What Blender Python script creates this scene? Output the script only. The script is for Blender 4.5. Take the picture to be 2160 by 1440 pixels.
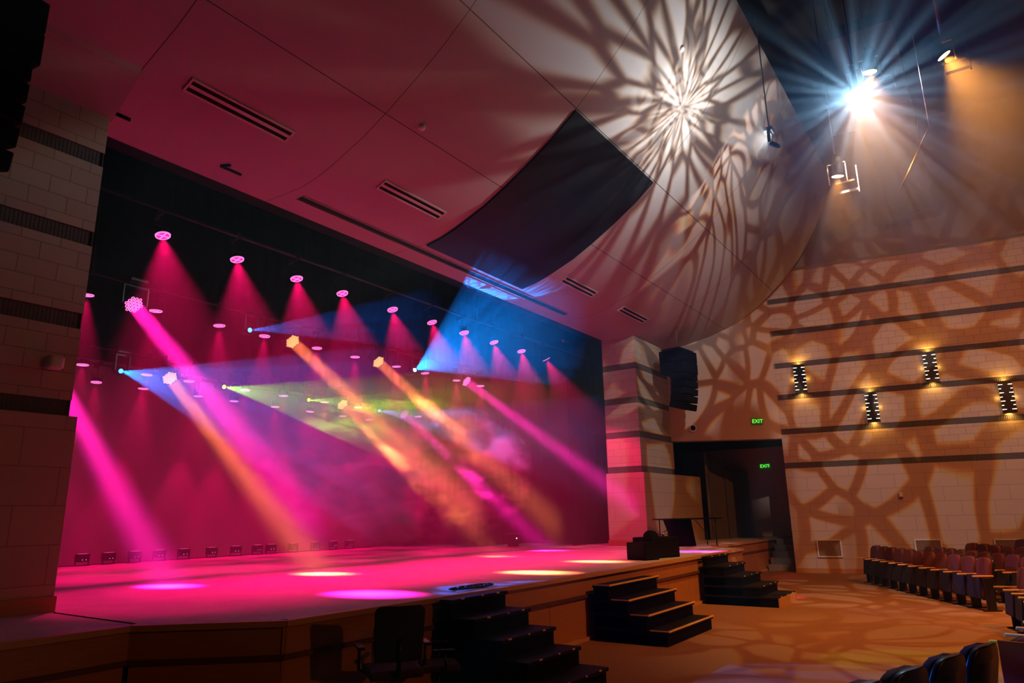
import bpy, bmesh, math, random
from mathutils import Vector, Matrix, Quaternion
random.seed(7)
for o in list(bpy.data.objects): bpy.data.objects.remove(o)
scn = bpy.context.scene
COL = scn.collection
PI = math.pi

# ------------------------------------------------------------------ camera
cam_d = bpy.data.cameras.new('camera'); cam = bpy.data.objects.new('camera', cam_d); COL.objects.link(cam)
cam_d.sensor_width = 36.0; cam_d.lens = 1478.44 / 2160 * 36; cam_d.clip_start = 0.05; cam_d.clip_end = 200
def cam_matrix(yaw, pitch, roll, loc):
    y, p, r = math.radians(yaw), math.radians(pitch), math.radians(roll)
    f = Vector((math.cos(p)*math.sin(y), math.cos(p)*math.cos(y), math.sin(p)))
    right = Vector((math.cos(y), -math.sin(y), 0)); up = right.cross(f)
    r2 = math.cos(r)*right + math.sin(r)*up; u2 = -math.sin(r)*right + math.cos(r)*up
    m = Matrix((r2, u2, -f)).transposed().to_4x4(); m.translation = loc
    return m
cam.matrix_world = cam_matrix(55.9064, 13.9774, -1.0754, Vector((0, 0, 1.85)))
scn.camera = cam

# ------------------------------------------------------------------ world (haze in the hall) and exposure
HAZE = 0.0012
w = bpy.data.worlds.new('world'); scn.world = w; w.use_nodes = True
nt = w.node_tree; nt.nodes.clear()
wo = nt.nodes.new('ShaderNodeOutputWorld'); bg = nt.nodes.new('ShaderNodeBackground'); bg.inputs[0].default_value = (0, 0, 0, 1); bg.inputs[1].default_value = 0
vs = nt.nodes.new('ShaderNodeVolumeScatter'); vs.inputs['Color'].default_value = (1, 1, 1, 1); vs.inputs['Density'].default_value = HAZE; vs.inputs['Anisotropy'].default_value = 0.5
nt.links.new(bg.outputs[0], wo.inputs['Surface']); nt.links.new(vs.outputs[0], wo.inputs['Volume'])
scn.view_settings.view_transform = 'Standard'; scn.view_settings.look = 'None'
scn.view_settings.exposure = 0.0; scn.view_settings.gamma = 1.0; scn.view_settings.use_curve_mapping = False
cy = scn.cycles
cy.max_bounces = 4; cy.diffuse_bounces = 3; cy.glossy_bounces = 2; cy.transmission_bounces = 2; cy.volume_bounces = 0; cy.transparent_max_bounces = 8
cy.use_light_tree = True; cy.use_denoising = True
cy.caustics_reflective = False; cy.caustics_refractive = False
cy.sample_clamp_indirect = 3.0; cy.sample_clamp_direct = 0.0
cy.volume_step_rate = 3.0; cy.volume_max_steps = 64

# ------------------------------------------------------------------ light colours and powers
PINK = (1.0, 0.0, 0.13); HOTPINK = (1.0, 0.0, 0.42); AMBER = (1.0, 0.20, 0.06); LILAC = (1.0, 0.01, 0.38)
BLUE = (0.0, 0.16, 1.0); CYANB = (0.0, 0.22, 1.0); LIME = (0.32, 0.75, 0.0); WARM = (1.0, 0.25, 0.03)
P_PAR = 1100; P_BEAM = 46; P_FAN = 3000; P_STAR = 5000; P_GOBO = 2200; P_WASH = 1100
def spot(name, loc, target, power, color, deg, blend=0.3, radius=0.03, parent=None, nodes=None):
    d = bpy.data.lights.new(name, 'SPOT'); d.energy = power; d.color = color
    d.spot_size = math.radians(deg); d.spot_blend = blend; d.shadow_soft_size = radius
    o = bpy.data.objects.new(name, d); COL.objects.link(o)
    o.location = loc; o.rotation_euler = (Vector(target) - Vector(loc)).to_track_quat('-Z', 'Y').to_euler()
    if nodes: nodes(d)
    return o
def beam(name, loc, target, power, color, size, deg):
    d = bpy.data.lights.new(name, 'AREA'); d.shape = 'DISK'; d.size = size; d.spread = math.radians(deg)
    d.energy = power; d.color = color
    o = bpy.data.objects.new(name, d); COL.objects.link(o)
    o.location = loc; o.rotation_euler = (Vector(target) - Vector(loc)).to_track_quat('-Z', 'Y').to_euler()
    return o
def point(name, loc, power, color, radius=0.05, nodes=None):
    d = bpy.data.lights.new(name, 'POINT'); d.energy = power; d.color = color; d.shadow_soft_size = radius
    o = bpy.data.objects.new(name, d); COL.objects.link(o); o.location = loc
    if nodes: nodes(d)
    return o
def gobo(scale, e0, e1, floor=0.0, warp=0.25, seed=0.0, fringe=0.03):
    """a patterned glass wheel in the lamp: cells of light split by dark veins, a little colour at their rims"""
    def build(d):
        d.use_nodes = True; t = d.node_tree; t.nodes.clear()
        N = t.nodes.new; L = t.links.new
        out = N('ShaderNodeOutputLight'); em = N('ShaderNodeEmission'); geo = N('ShaderNodeNewGeometry')
        noi = N('ShaderNodeTexNoise'); noi.inputs['Scale'].default_value = 3.0; noi.inputs['Detail'].default_value = 0
        off = N('ShaderNodeVectorMath'); off.operation = 'ADD'; off.inputs[1].default_value = (seed, seed*0.7, -seed)
        L(geo.outputs['Incoming'], off.inputs[0])
        sc = N('ShaderNodeVectorMath'); sc.operation = 'SCALE'; sc.inputs['Scale'].default_value = warp
        ad = N('ShaderNodeVectorMath'); ad.operation = 'ADD'
        L(off.outputs[0], noi.inputs['Vector']); L(noi.outputs['Color'], sc.inputs[0]); L(off.outputs[0], ad.inputs[0]); L(sc.outputs[0], ad.inputs[1])
        v = N('ShaderNodeTexVoronoi'); v.feature = 'DISTANCE_TO_EDGE'; v.inputs['Scale'].default_value = scale
        L(ad.outputs[0], v.inputs['Vector'])
        comb = N('ShaderNodeCombineColor')
        for i, k in enumerate((-fringe, 0.0, fringe)):
            m = N('ShaderNodeMapRange'); m.interpolation_type = 'SMOOTHSTEP'
            m.inputs['From Min'].default_value = e0 + k*0.5; m.inputs['From Max'].default_value = e1 + k
            m.inputs['To Min'].default_value = floor; m.inputs['To Max'].default_value = 1.0
            L(v.outputs['Distance'], m.inputs['Value']); L(m.outputs[0], comb.inputs[i])
        L(comb.outputs[0], em.inputs['Color']); em.inputs['Strength'].default_value = 1.0
        L(em.outputs[0], out.inputs[0])
    return build

# ------------------------------------------------------------------ materials
MATS = {}
def mat(name, color=(0.5, 0.5, 0.5), rough=0.6, metal=0.0, emit=None, strength=0.0, spec=0.4, noise=0.0, nscale=8.0, bump=0.0, bscale=60.0, nodes=None):
    if name in MATS: return MATS[name]
    m = bpy.data.materials.new(name); m.use_nodes = True; t = m.node_tree; N = t.nodes.new; L = t.links.new
    b = t.nodes['Principled BSDF']
    b.inputs['Base Color'].default_value = (*color, 1); b.inputs['Roughness'].default_value = rough
    b.inputs['Metallic'].default_value = metal; b.inputs['Specular IOR Level'].default_value = spec
    m.cycles.emission_sampling = 'NONE'      # tiny lit lenses and slits: seen, but not sampled as lamps
    if emit: b.inputs['Emission Color'].default_value = (*emit, 1); b.inputs['Emission Strength'].default_value = strength
    tc = N('ShaderNodeTexCoord')
    if noise:
        n = N('ShaderNodeTexNoise'); n.inputs['Scale'].default_value = nscale; n.inputs['Detail'].default_value = 4
        r = N('ShaderNodeMapRange'); r.inputs['To Min'].default_value = 1-noise; r.inputs['To Max'].default_value = 1+noise
        x = N('ShaderNodeVectorMath'); x.operation = 'SCALE'; x.inputs[0].default_value = color
        L(tc.outputs['Object'], n.inputs['Vector']); L(n.outputs['Fac'], r.inputs['Value']); L(r.outputs[0], x.inputs['Scale']); L(x.outputs[0], b.inputs['Base Color'])
    if bump:
        n2 = N('ShaderNodeTexNoise'); n2.inputs['Scale'].default_value = bscale; n2.inputs['Detail'].default_value = 3
        bp = N('ShaderNodeBump'); bp.inputs['Strength'].default_value = bump; bp.inputs['Distance'].default_value = 0.01
        L(tc.outputs['Object'], n2.inputs['Vector']); L(n2.outputs['Fac'], bp.inputs['Height']); L(bp.outputs[0], b.inputs['Normal'])
    if nodes: nodes(m, t, b, tc)
    MATS[name] = m
    return m
def block_nodes(bw, bh, c1, c2, mortar, ms=0.006, zoff=0.0):
    def f(m, t, b, tc):
        N = t.nodes.new; L = t.links.new
        s = N('ShaderNodeSeparateXYZ'); c = N('ShaderNodeCombineXYZ'); a = N('ShaderNodeMath'); a.operation = 'ADD'
        L(tc.outputs['Object'], s.inputs[0]); L(s.outputs['Y'], a.inputs[1]); L(s.outputs['X'], a.inputs[0])
        z = N('ShaderNodeMath'); z.operation = 'ADD'; z.inputs[1].default_value = zoff; L(s.outputs['Z'], z.inputs[0])
        L(a.outputs[0], c.inputs['X']); L(z.outputs[0], c.inputs['Y'])
        br = N('ShaderNodeTexBrick'); br.inputs['Scale'].default_value = 1.0; br.inputs['Brick Width'].default_value = bw; br.inputs['Row Height'].default_value = bh
        br.inputs['Mortar Size'].default_value = ms; br.inputs['Mortar Smooth'].default_value = 0.2
        br.inputs['Color1'].default_value = (*c1, 1); br.inputs['Color2'].default_value = (*c2, 1); br.inputs['Mortar'].default_value = (*mortar, 1)
        L(c.outputs[0], br.inputs['Vector']); L(br.outputs['Color'], b.inputs['Base Color'])
        bp = N('ShaderNodeBump'); bp.inputs['Strength'].default_value = 0.4; bp.inputs['Distance'].default_value = 0.01; bp.invert = True
        L(br.outputs['Fac'], bp.inputs['Height']); L(bp.outputs[0], b.inputs['Normal'])
    return f
BEIGE = (0.50, 0.40, 0.31)
M_block = mat('beige_block', BEIGE, 0.85, nodes=block_nodes(0.406, 0.2075, (0.52, 0.42, 0.32), (0.47, 0.37, 0.285), (0.30, 0.23, 0.17)))
M_blockL = mat('large_beige_block', BEIGE, 0.85, nodes=block_nodes(0.812, 0.41, (0.50, 0.39, 0.30), (0.47, 0.37, 0.28), (0.32, 0.24, 0.18)))
M_flute = mat('fluted_grey_block', (0.115, 0.10, 0.085), 0.9, noise=0.25, nscale=20)
M_plain = mat('beige_plaster', (0.48, 0.38, 0.30), 0.85, noise=0.06, nscale=3)
M_black = mat('black_paint', (0.005, 0.0045, 0.0045), 0.7, spec=0.08, noise=0.2)
M_blackgloss = mat('black_plastic', (0.006, 0.0055, 0.006), 0.3, noise=0.1)
M_cloth = mat('black_drape', (0.00002, 0.00002, 0.00002), 1.0, spec=0.0)
M_dark = mat('dark_roof', (0.045, 0.034, 0.026), 0.9, noise=0.2, nscale=2)
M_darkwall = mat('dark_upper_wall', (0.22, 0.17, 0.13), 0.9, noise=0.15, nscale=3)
M_metal = mat('bare_steel', (0.55, 0.52, 0.48), 0.35, metal=1.0, noise=0.1)
M_steel_dark = mat('dark_pipe', (0.03, 0.03, 0.03), 0.4, metal=0.6, noise=0.1)
M_brass = mat('brass_nosing', (0.95, 0.68, 0.28), 0.4, metal=0.0, noise=0.1, nscale=30)
M_white = mat('white_plastic', (0.75, 0.72, 0.70), 0.5, noise=0.03)
M_carpet = mat('tan_carpet', (0.30, 0.16, 0.075), 1.0, spec=0.1, noise=0.18, nscale=35, bump=0.5, bscale=250)
def wood_nodes(c1, c2, sc=(1.2, 1.2, 18)):
    def f(m, t, b, tc):
        N = t.nodes.new; L = t.links.new
        mp = N('ShaderNodeMapping'); mp.inputs['Scale'].default_value = sc
        n = N('ShaderNodeTexNoise'); n.inputs['Scale'].default_value = 3; n.inputs['Detail'].default_value = 6; n.inputs['Distortion'].default_value = 0.6
        r = N('ShaderNodeMix'); r.data_type = 'RGBA'; r.inputs['A'].default_value = (*c1, 1); r.inputs['B'].default_value = (*c2, 1)
        L(tc.outputs['Object'], mp.inputs[0]); L(mp.outputs[0], n.inputs['Vector']); L(n.outputs['Fac'], r.inputs['Factor']); L(r.outputs['Result'], b.inputs['Base Color'])
    return f
M_wood = mat('stage_oak', (0.42, 0.20, 0.08), 0.45, nodes=wood_nodes((0.36, 0.16, 0.06), (0.52, 0.26, 0.11)))
M_woodedge = mat('oak_edge_trim', (0.55, 0.30, 0.14), 0.35, nodes=wood_nodes((0.50, 0.27, 0.12), (0.66, 0.38, 0.18)))
M_wooddark = mat('moulding_dark', (0.12, 0.05, 0.02), 0.5, nodes=wood_nodes((0.10, 0.04, 0.02), (0.15, 0.065, 0.03)))
M_arm = mat('maple_armrest', (0.70, 0.42, 0.18), 0.35, nodes=wood_nodes((0.62, 0.36, 0.14), (0.78, 0.48, 0.22), (20, 1.5, 1.5)))
M_redfab = mat('red_upholstery', (0.12, 0.018, 0.011), 0.95, noise=0.2, nscale=60, bump=0.3, bscale=300)
M_deck = mat('stage_deck_paint', (0.64, 0.63, 0.64), 0.45, spec=0.3, noise=0.22, nscale=2.5, bump=0.05, bscale=12)
M_cyc = mat('backdrop_cloth', (0.24, 0.23, 0.23), 0.95, noise=0.05, nscale=1.2)
def seam_nodes(m, t, b, tc):
    N = t.nodes.new; L = t.links.new
    s = N('ShaderNodeSeparateXYZ'); L(tc.outputs['Object'], s.inputs[0])
    prev = None
    for ax, val in (('X', 3.76), ('X', 6.82), ('X', 9.92), ('X', 13.36), ('X', 16.6), ('X', 19.7), ('Y', 6.86), ('Y', 5.235)):
        d = N('ShaderNodeMath'); d.operation = 'SUBTRACT'; d.inputs[1].default_value = val; L(s.outputs[ax], d.inputs[0])
        a = N('ShaderNodeMath'); a.operation = 'ABSOLUTE'; L(d.outputs[0], a.inputs[0])
        c = N('ShaderNodeMath'); c.operation = 'GREATER_THAN'; c.inputs[1].default_value = 0.007; L(a.outputs[0], c.inputs[0])
        if prev is None: prev = c
        else:
            k = N('ShaderNodeMath'); k.operation = 'MULTIPLY'; L(prev.outputs[0], k.inputs[0]); L(c.outputs[0], k.inputs[1]); prev = k
    r = N('ShaderNodeMix'); r.data_type = 'RGBA'; r.inputs['A'].default_value = (0.09, 0.065, 0.055, 1); r.inputs['B'].default_value = (0.37, 0.31, 0.27, 1)
    L(prev.outputs[0], r.inputs['Factor']); L(r.outputs['Result'], b.inputs['Base Color'])
M_ceil = mat('cream_ceiling_board', (0.50, 0.40, 0.33), 0.8, nodes=seam_nodes)
M_gloss = mat('black_gloss_panel', (0.006, 0.006, 0.007), 0.45, spec=0.15, noise=0.1)

# ------------------------------------------------------------------ builders
class MB:
    def __init__(s): s.bm = bmesh.new(); s.mi = 0
    def _new(s, vs0):
        for f in s.bm.faces:
            if f.index == -1: pass
    def box(s, c, d, rz=0.0, bevel=0.0, rot=None, taper=None):
        x, y, z = d[0]/2, d[1]/2, d[2]/2
        V = [Vector((sx*x, sy*y, sz*z)) for sz in (-1, 1) for sy in (-1, 1) for sx in (-1, 1)]
        if taper:
            for v in V:
                if v.z > 0: v.x *= taper; v.y *= taper
        R = rot if rot is not None else Matrix.Rotation(rz, 3, 'Z')
        vs_ = [s.bm.verts.new(R @ v + Vector(c)) for v in V]
        fs = [s.bm.faces.new([vs_[i] for i in q]) for q in ((0, 2, 3, 1), (4, 5, 7, 6), (0, 1, 5, 4), (2, 6, 7, 3), (0, 4, 6, 2), (1, 3, 7, 5))]
        for f in fs: f.material_index = s.mi
        if bevel:
            es = list({e for f in fs for e in f.edges})
            r = bmesh.ops.bevel(s.bm, geom=es, offset=bevel, segments=3, profile=0.6, affect='EDGES')
            for f in r['faces']: f.material_index = s.mi; f.smooth = True
        return s
    def quad(s, pts):
        f = s.bm.faces.new([s.bm.verts.new(p) for p in pts]); f.material_index = s.mi; return s
    def prism(s, poly, z0, z1):
        b = [s.bm.verts.new((p[0], p[1], z0)) for p in poly]; t = [s.bm.verts.new((p[0], p[1], z1)) for p in poly]
        n = len(poly); fs = [s.bm.faces.new(list(reversed(b))), s.bm.faces.new(t)]
        for i in range(n): fs.append(s.bm.faces.new((b[i], b[(i+1) % n], t[(i+1) % n], t[i])))
        for f in fs: f.material_index = s.mi
        return s
    def tube(s, a, b, r, n=10, r2=None, caps=True, smooth=True):
        a, b = Vector(a), Vector(b); d = (b-a).normalized(); r2 = r if r2 is None else r2
        u = d.orthogonal().normalized(); v = d.cross(u)
        A = [s.bm.verts.new(a + r*(math.cos(k*2*PI/n)*u + math.sin(k*2*PI/n)*v)) for k in range(n)]
        B = [s.bm.verts.new(b + r2*(math.cos(k*2*PI/n)*u + math.sin(k*2*PI/n)*v)) for k in range(n)]
        for k in range(n):
            f = s.bm.faces.new((A[k], A[(k+1) % n], B[(k+1) % n], B[k])); f.smooth = smooth; f.material_index = s.mi
        if caps:
            for q in (list(reversed(A)), B): f = s.bm.faces.new(q); f.material_index = s.mi
        return s
    def path(s, pts, r, n=8):
        pts = [Vector(p) for p in pts]; prev = None; u = None
        for i, p in enumerate(pts):
            d = (pts[min(i+1, len(pts)-1)] - pts[max(i-1, 0)]).normalized()
            if u is None: u = d.orthogonal().normalized()
            u = (u - d*u.dot(d)).normalized(); v = d.cross(u)
            ring = [s.bm.verts.new(p + r*(math.cos(k*2*PI/n)*u + math.sin(k*2*PI/n)*v)) for k in range(n)]
            if prev:
                for k in range(n):
                    f = s.bm.faces.new((prev[k], prev[(k+1) % n], ring[(k+1) % n], ring[k])); f.smooth = True; f.material_index = s.mi
            else: f = s.bm.faces.new(list(reversed(ring))); f.material_index = s.mi
            prev = ring
        f = s.bm.faces.new(prev); f.material_index = s.mi
        return s
    def lathe(s, prof, n=20, c=(0, 0, 0), smooth=True):
        """prof: list of (radius, z) about the local z axis"""
        prev = None
        for r, z in prof:
            ring = [s.bm.verts.new((c[0]+r*math.cos(k*2*PI/n), c[1]+r*math.sin(k*2*PI/n), c[2]+z)) for k in range(n)] if r > 1e-5 else [s.bm.verts.new((c[0], c[1], c[2]+z))]
            if prev:
                for k in range(n):
                    a, b = prev[k % len(prev)], prev[(k+1) % len(prev)]; cc, dd = ring[(k+1) % len(ring)], ring[k % len(ring)]
                    q = []
                    for x in (a, b, cc, dd):
                        if x not in q: q.append(x)
                    if len(q) > 2: f = s.bm.faces.new(q); f.smooth = smooth; f.material_index = s.mi
            prev = ring
        return s
    def sheet(s, rows, smooth=True):
        """grid of points -> surface"""
        g = [[s.bm.verts.new(p) for p in row] for row in rows]
        for i in range(len(g)-1):
            for j in range(len(g[0])-1):
                f = s.bm.faces.new((g[i][j], g[i][j+1], g[i+1][j+1], g[i+1][j])); f.smooth = smooth; f.material_index = s.mi
        return s
    def build(s, name, mats, parent=None, loc=None, rot=None):
        bmesh.ops.recalc_face_normals(s.bm, faces=s.bm.faces[:])
        me = bpy.data.meshes.new(name); s.bm.to_mesh(me); s.bm.free()
        for m in (mats if isinstance(mats, (list, tuple)) else [mats]): me.materials.append(m)
        o = bpy.data.objects.new(name, me); COL.objects.link(o)
        if parent: o.parent = parent
        if loc is not None: o.location = loc
        if rot is not None: o.rotation_euler = rot
        return o
def thing(name, label, cat, loc=(0, 0, 0), rz=0.0, group=None, rot=None):
    o = bpy.data.objects.new(name, None); COL.objects.link(o); o.empty_display_size = 0.1
    o.location = loc; o.rotation_euler = rot if rot is not None else (0, 0, rz)
    o['label'] = label; o['category'] = cat
    if group: o['group'] = group
    return o
def tag(o, label, cat, group=None, kind=None):
    o['label'] = label; o['category'] = cat
    if group: o['group'] = group
    if kind: o['kind'] = kind
    return o
def struct(o, label=None):
    o['kind'] = 'structure'
    if label: o['label'] = label
    return o
def copy_tree(o, parent=None):
    c = o.copy(); COL.objects.link(c); c.parent = parent
    for ch in list(o.children): copy_tree(ch, c)
    return c
def hang(light, parent):
    light.parent = parent; light.matrix_parent_inverse = parent.matrix_basis.inverted()

# ================================================================== THE SETTING
S = 0.95
PROF = [(9.65, 7.15), (8.7, 7.15), (8.35, 7.215), (8.0, 7.32), (7.3, 7.59), (6.8, 7.85), (6.2, 8.20), (5.7, 8.53), (5.25, 8.88), (4.9, 9.19), (4.3, 9.78), (3.95, 10.2), (3.65, 10.58), (3.3, 11.08), (2.88, 11.75)]
def flutes(mb, x0, x1, z0, z1, y, depth, pitch=0.042, sign=-1):
    """vertical fluted strip facing -y (local) from x0 to x1"""
    n = int((x1-x0)/pitch); pitch = (x1-x0)/n
    prof = []
    for i in range(n):
        a = x0 + i*pitch
        prof += [(a, y), (a+pitch*0.25, y), (a+pitch*0.35, y-sign*depth), (a+pitch*0.9, y-sign*depth)]
    prof.append((x1, y))
    mb.sheet([[(px, py, z0) for px, py in prof], [(px, py, z1) for px, py in prof]], smooth=False)
# --- floor of the house
struct(MB().box((11, -4, -0.05), (60, 40, 0.1)).build('floor', M_carpet))
# --- proscenium walls (front plane Y = 8.6, opening from X 3.75 to 19.36, jamb back to Y 9.75)
BANDS = [(3.03, 3.22), (4.06, 4.25), (5.09, 5.28), (6.14, 6.33)]
def pros_wall(name, x0, x1, jamb, top, label, lowout=0.05, ledge=None):
    mb = MB()
    # upper blocks between the bands
    zs = [3.22, 4.06, 4.25, 5.09, 5.28, 6.14, 6.33, top]
    for a, b in zip(zs[::2], zs[1::2]):
        mb.mi = 0; mb.box(((x0+x1)/2, 8.6+0.55, (a+b)/2), (x1-x0, 1.1, b-a))
    for a, b in BANDS:
        mb.mi = 1; mb.box(((x0+x1)/2, 8.62+0.54, (a+b)/2), (x1-x0-0.03, 1.08, b-a))
        flutes(mb, x0, x1, a, b, 8.617, 0.015)
        if jamb:   # flutes on the face toward the opening
            g = MB.__new__(MB)
            xx = x1 if jamb > 0 else x0; n = 26; pitch = 1.1/n; prof = []
            for i in range(n):
                yv = 8.6+i*pitch
                prof += [(xx-jamb*0.017, yv), (xx-jamb*0.017, yv+pitch*0.25), (xx-jamb*0.002, yv+pitch*0.35), (xx-jamb*0.002, yv+pitch*0.9)]
            prof.append((xx-jamb*0.017, 9.7))
            mb.sheet([[(px, py, a) for px, py in prof], [(px, py, b) for px, py in prof]], smooth=False)
    # lower blocks, a little thicker
    mb.mi = 2
    lx0, lx1 = (x0-lowout, x1) if jamb < 0 else (x0, x1+lowout)
    mb.box(((lx0+lx1)/2, 9.13, (1.1+3.03)/2), (lx1-lx0, 1.22, 3.03-1.1))
    mb.mi = 3
    mb.box(((lx0+lx1)/2, 9.13, (S+1.11)/2), (lx1-lx0+0.04, 1.27, 1.11-S))
    return struct(mb.build(name, [M_block, M_flute, M_blockL, M_wood]), label)
pros_wall('wall_proscenium_left', -3.0, 3.72, 1, 6.85, 'beige block proscenium wall with dark fluted bands')
pros_wall('wall_proscenium_right', 19.36, 21.95, -1, 7.6, 'beige block proscenium pier with dark fluted bands')
# wall going on behind the exit recess
struct(MB().box((23.1, 9.15, 2.0), (2.3, 1.1, 2.1)).build('wall_recess_side', M_blockL))
# --- right side wall, splayed by 9 degrees, with bands.  local x runs along the wall, local y is its thickness
RW0 = Vector((24.298*math.cos(math.radians(9)) , 24.298*math.sin(math.radians(9)), 0))   # foot of the normal from the camera's plan position
RWdir = Vector((-math.sin(math.radians(9)), math.cos(math.radians(9)), 0)); RWn = Vector((math.cos(math.radians(9)), math.sin(math.radians(9)), 0))
RWrot = math.atan2(RWdir.y, RWdir.x)     # local x -> along the wall, toward the stage;  local y -> -normal (into the room)
def rw(a, off, z): 
    p = RW0 + RWdir*a + RWn*off; return (p.x, p.y, z)
RB = [(3.16, 3.34), (4.24, 4.42), (5.36, 5.54), (6.41, 6.59), (7.51, 7.70), (8.62, 8.80)]
mb = MB(); a0, a1 = -14.0, 1.82
mb.mi = 2; mb.box(((a0+a1)/2, -0.2, (0.13+3.16)/2), (a1-a0, 0.4, 3.16-0.13))
mb.mi = 0
for (p, q), (r, s_) in zip(RB, RB[1:]+[(9.69, 0)]): mb.box(((a0+a1)/2, -0.2, (q+r)/2), (a1-a0, 0.4, r-q))
mb.mi = 1
for p, q in RB:
    mb.box(((a0+a1)/2, -0.22, (p+q)/2), (a1-a0-0.02, 0.36, q-p)); flutes(mb, a0, a1, p, q, -0.022, 0.02, sign=-1)
mb.mi = 3; mb.box(((a0+a1)/2, 0.02, 0.065), (a1-a0, 0.06, 0.13))
o = mb.build('wall_right', [M_block, M_flute, M_blockL, M_wood], loc=(RW0.x, RW0.y, 0), rot=(0, 0, RWrot)); struct(o, 'warm lit block side wall with dark fluted bands')
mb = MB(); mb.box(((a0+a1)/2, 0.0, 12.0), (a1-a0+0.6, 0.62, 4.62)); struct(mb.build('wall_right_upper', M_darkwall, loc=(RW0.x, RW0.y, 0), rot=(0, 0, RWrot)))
# --- diagonal wall with the exit recess between pier and side wall
A_ = Vector((21.89, 8.6, 0)); B_ = Vector((23.78, 5.5, 0)); dg = (B_-A_).normalized(); dgn = Vector((dg.y, -dg.x, 0)); L_ = (B_-A_).length
if dgn.x > 0: dgn = -dgn
rotd = math.atan2(dg.y, dg.x)
mb = MB(); mb.box((L_/2, 0.2, (4.12+12)/2), (L_+0.5, 0.4, 12-4.12)); struct(mb.build('wall_diagonal', M_plain, loc=(A_.x, A_.y, 0), rot=(0, 0, rotd)), 'plain plaster wall above the exit recess')
# recess: back wall, end wall, soffit
struct(MB().box((27.7, 7.0, 2.4), (0.3, 7.0, 4.9)).build('wall_recess_back', M_plain))
struct(MB().box((26.0, 4.3, 2.4), (3.6, 0.3, 4.9)).build('wall_recess_end', M_plain))
struct(MB().prism([(21.95, 8.75), (23.95, 5.6), (27.8, 5.0), (27.8, 10.2), (21.95, 9.6)], 4.2, 4.3).build('ceiling_recess', M_black))
# --- roof high above the house
struct(MB().box((12, -5, 14.2), (34, 28, 0.2)).build('ceiling_upper', M_dark))
# --- curved ceiling shell over the forestage
XR = 23.15
def shell_pt(x, y, z): return (x, y, z)
mb = MB()
xs = [3.76 + (XR-3.76)*i/24 for i in range(25)]
top = []; bot = []
N_ = len(PROF)
for i, (y, z) in enumerate(PROF):
    a = PROF[max(i-1, 0)]; b = PROF[min(i+1, N_-1)]; t = Vector((b[0]-a[0], b[1]-a[1])).normalized(); nn = Vector((-t.y, t.x))
    if nn.y < 0: nn = -nn
    k = min(1.0, max(0.0, (5.2-y)/2.3)); cut = 1.3*k**3      # rounded outer corner
    row = []; row2 = []
    for x in xs:
        xx = x if x < 19 else 19 + (x-19)*((XR-cut-19)/(XR-19))
        row.append((xx, y, z)); row2.append((xx, y+nn.x*0.18, z+nn.y*0.18))
    bot.append(row); top.append(row2)
mb.sheet(bot); mb.sheet(top)
mb.sheet([bot[0], top[0]], smooth=False); mb.sheet([bot[-1], top[-1]], smooth=False)
mb.sheet([[r[0] for r in bot], [r[0] for r in top]], smooth=False); mb.sheet([[r[-1] for r in bot], [r[-1] for r in top]], smooth=False)
struct(mb.build('ceiling', M_ceil), 'curved cream ceiling shell over the forestage')
# left side ceiling, folded down a little
mb = MB(); rowsL = []
for y, z in PROF: rowsL.append([(-4.0, y, z-0.35 if y > 8 else z-0.35*max(0.0, (y-3)/5)), (3.755, y, z-0.35 if y > 8.2 else z-0.35*max(0.0, (y-8.0)/0.2) if y > 8.0 else z)])
rowsL = [[(-4.0, 8.62, 6.80), (3.755, 8.62, 6.80)], [(-4.0, 8.05, 6.98), (3.755, 8.05, 7.25)]] + [[(-4.0, y, z-0.3), (3.755, y, z-0.003)] for y, z in PROF[3:]]
mb.sheet(rowsL, smooth=False); mb.quad([(3.755, 8.62, 6.8), (3.755, 8.05, 7.25), (3.755, 8.0, 7.5), (3.755, 8.62, 7.5)])
mb.quad([(3.755, 8.62, 6.8), (3.755, 8.62, 7.4), (-4, 8.62, 7.4), (-4, 8.62, 6.8)])
struct(mb.build('ceiling_left', M_ceil))
struct(MB().box((11.5, 9.8, 8.8), (18.0, 0.3, 3.3)).build('wall_proscenium_header', M_black))
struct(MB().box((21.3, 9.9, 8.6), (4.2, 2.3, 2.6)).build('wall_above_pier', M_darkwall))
# --- stage house behind the proscenium
struct(MB().box((11.5, 17.62, 5.2), (26, 0.06, 8.6)).build('wall_stage_back', M_cyc), 'pale backdrop cloth washed in pink light')
struct(MB().box((-0.9, 13.7, 5.4), (0.2, 8.2, 9.0)).build('wall_stage_left', M_black))
struct(MB().box((22.6, 13.7, 5.4), (0.2, 7.9, 9.0)).build('wall_stage_right', M_black))
struct(MB().box((11, 13.7, 10.0), (24, 8.2, 0.2)).build('ceiling_stage', M_black))
# pleated drapes
def drape(name, x0, y0, x1, y1, z0, z1, label, group, amp=0.03, pitch=0.34):
    a, b = Vector((x0, y0, 0)), Vector((x1, y1, 0)); L = (b-a).length; d = (b-a)/L; nrm = Vector((-d.y, d.x, 0))
    n = int(L/pitch*6); pts = []
    for i in range(n+1):
        t = i/n*L; pts.append(a + d*t + nrm*amp*math.sin(t/pitch*2*PI)*(0.8+0.2*math.sin(t*1.7)))
    mb = MB(); mb.sheet([[(p.x, p.y, z0) for p in pts], [(p.x, p.y, (z0+z1)/2) for p in pts], [(p.x, p.y, z1) for p in pts]])
    mb.sheet([[(p.x+nrm.x*0.02, p.y+nrm.y*0.02, z0) for p in pts], [(p.x+nrm.x*0.02, p.y+nrm.y*0.02, z1) for p in pts]])
    return tag(mb.build(name, M_cloth), label, 'curtain', group)
drape('border_curtain', 1.5, 10.15, 21.5, 10.15, 6.95, 9.7, 'black pleated border curtain right behind the proscenium top', 'black border curtains')
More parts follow.
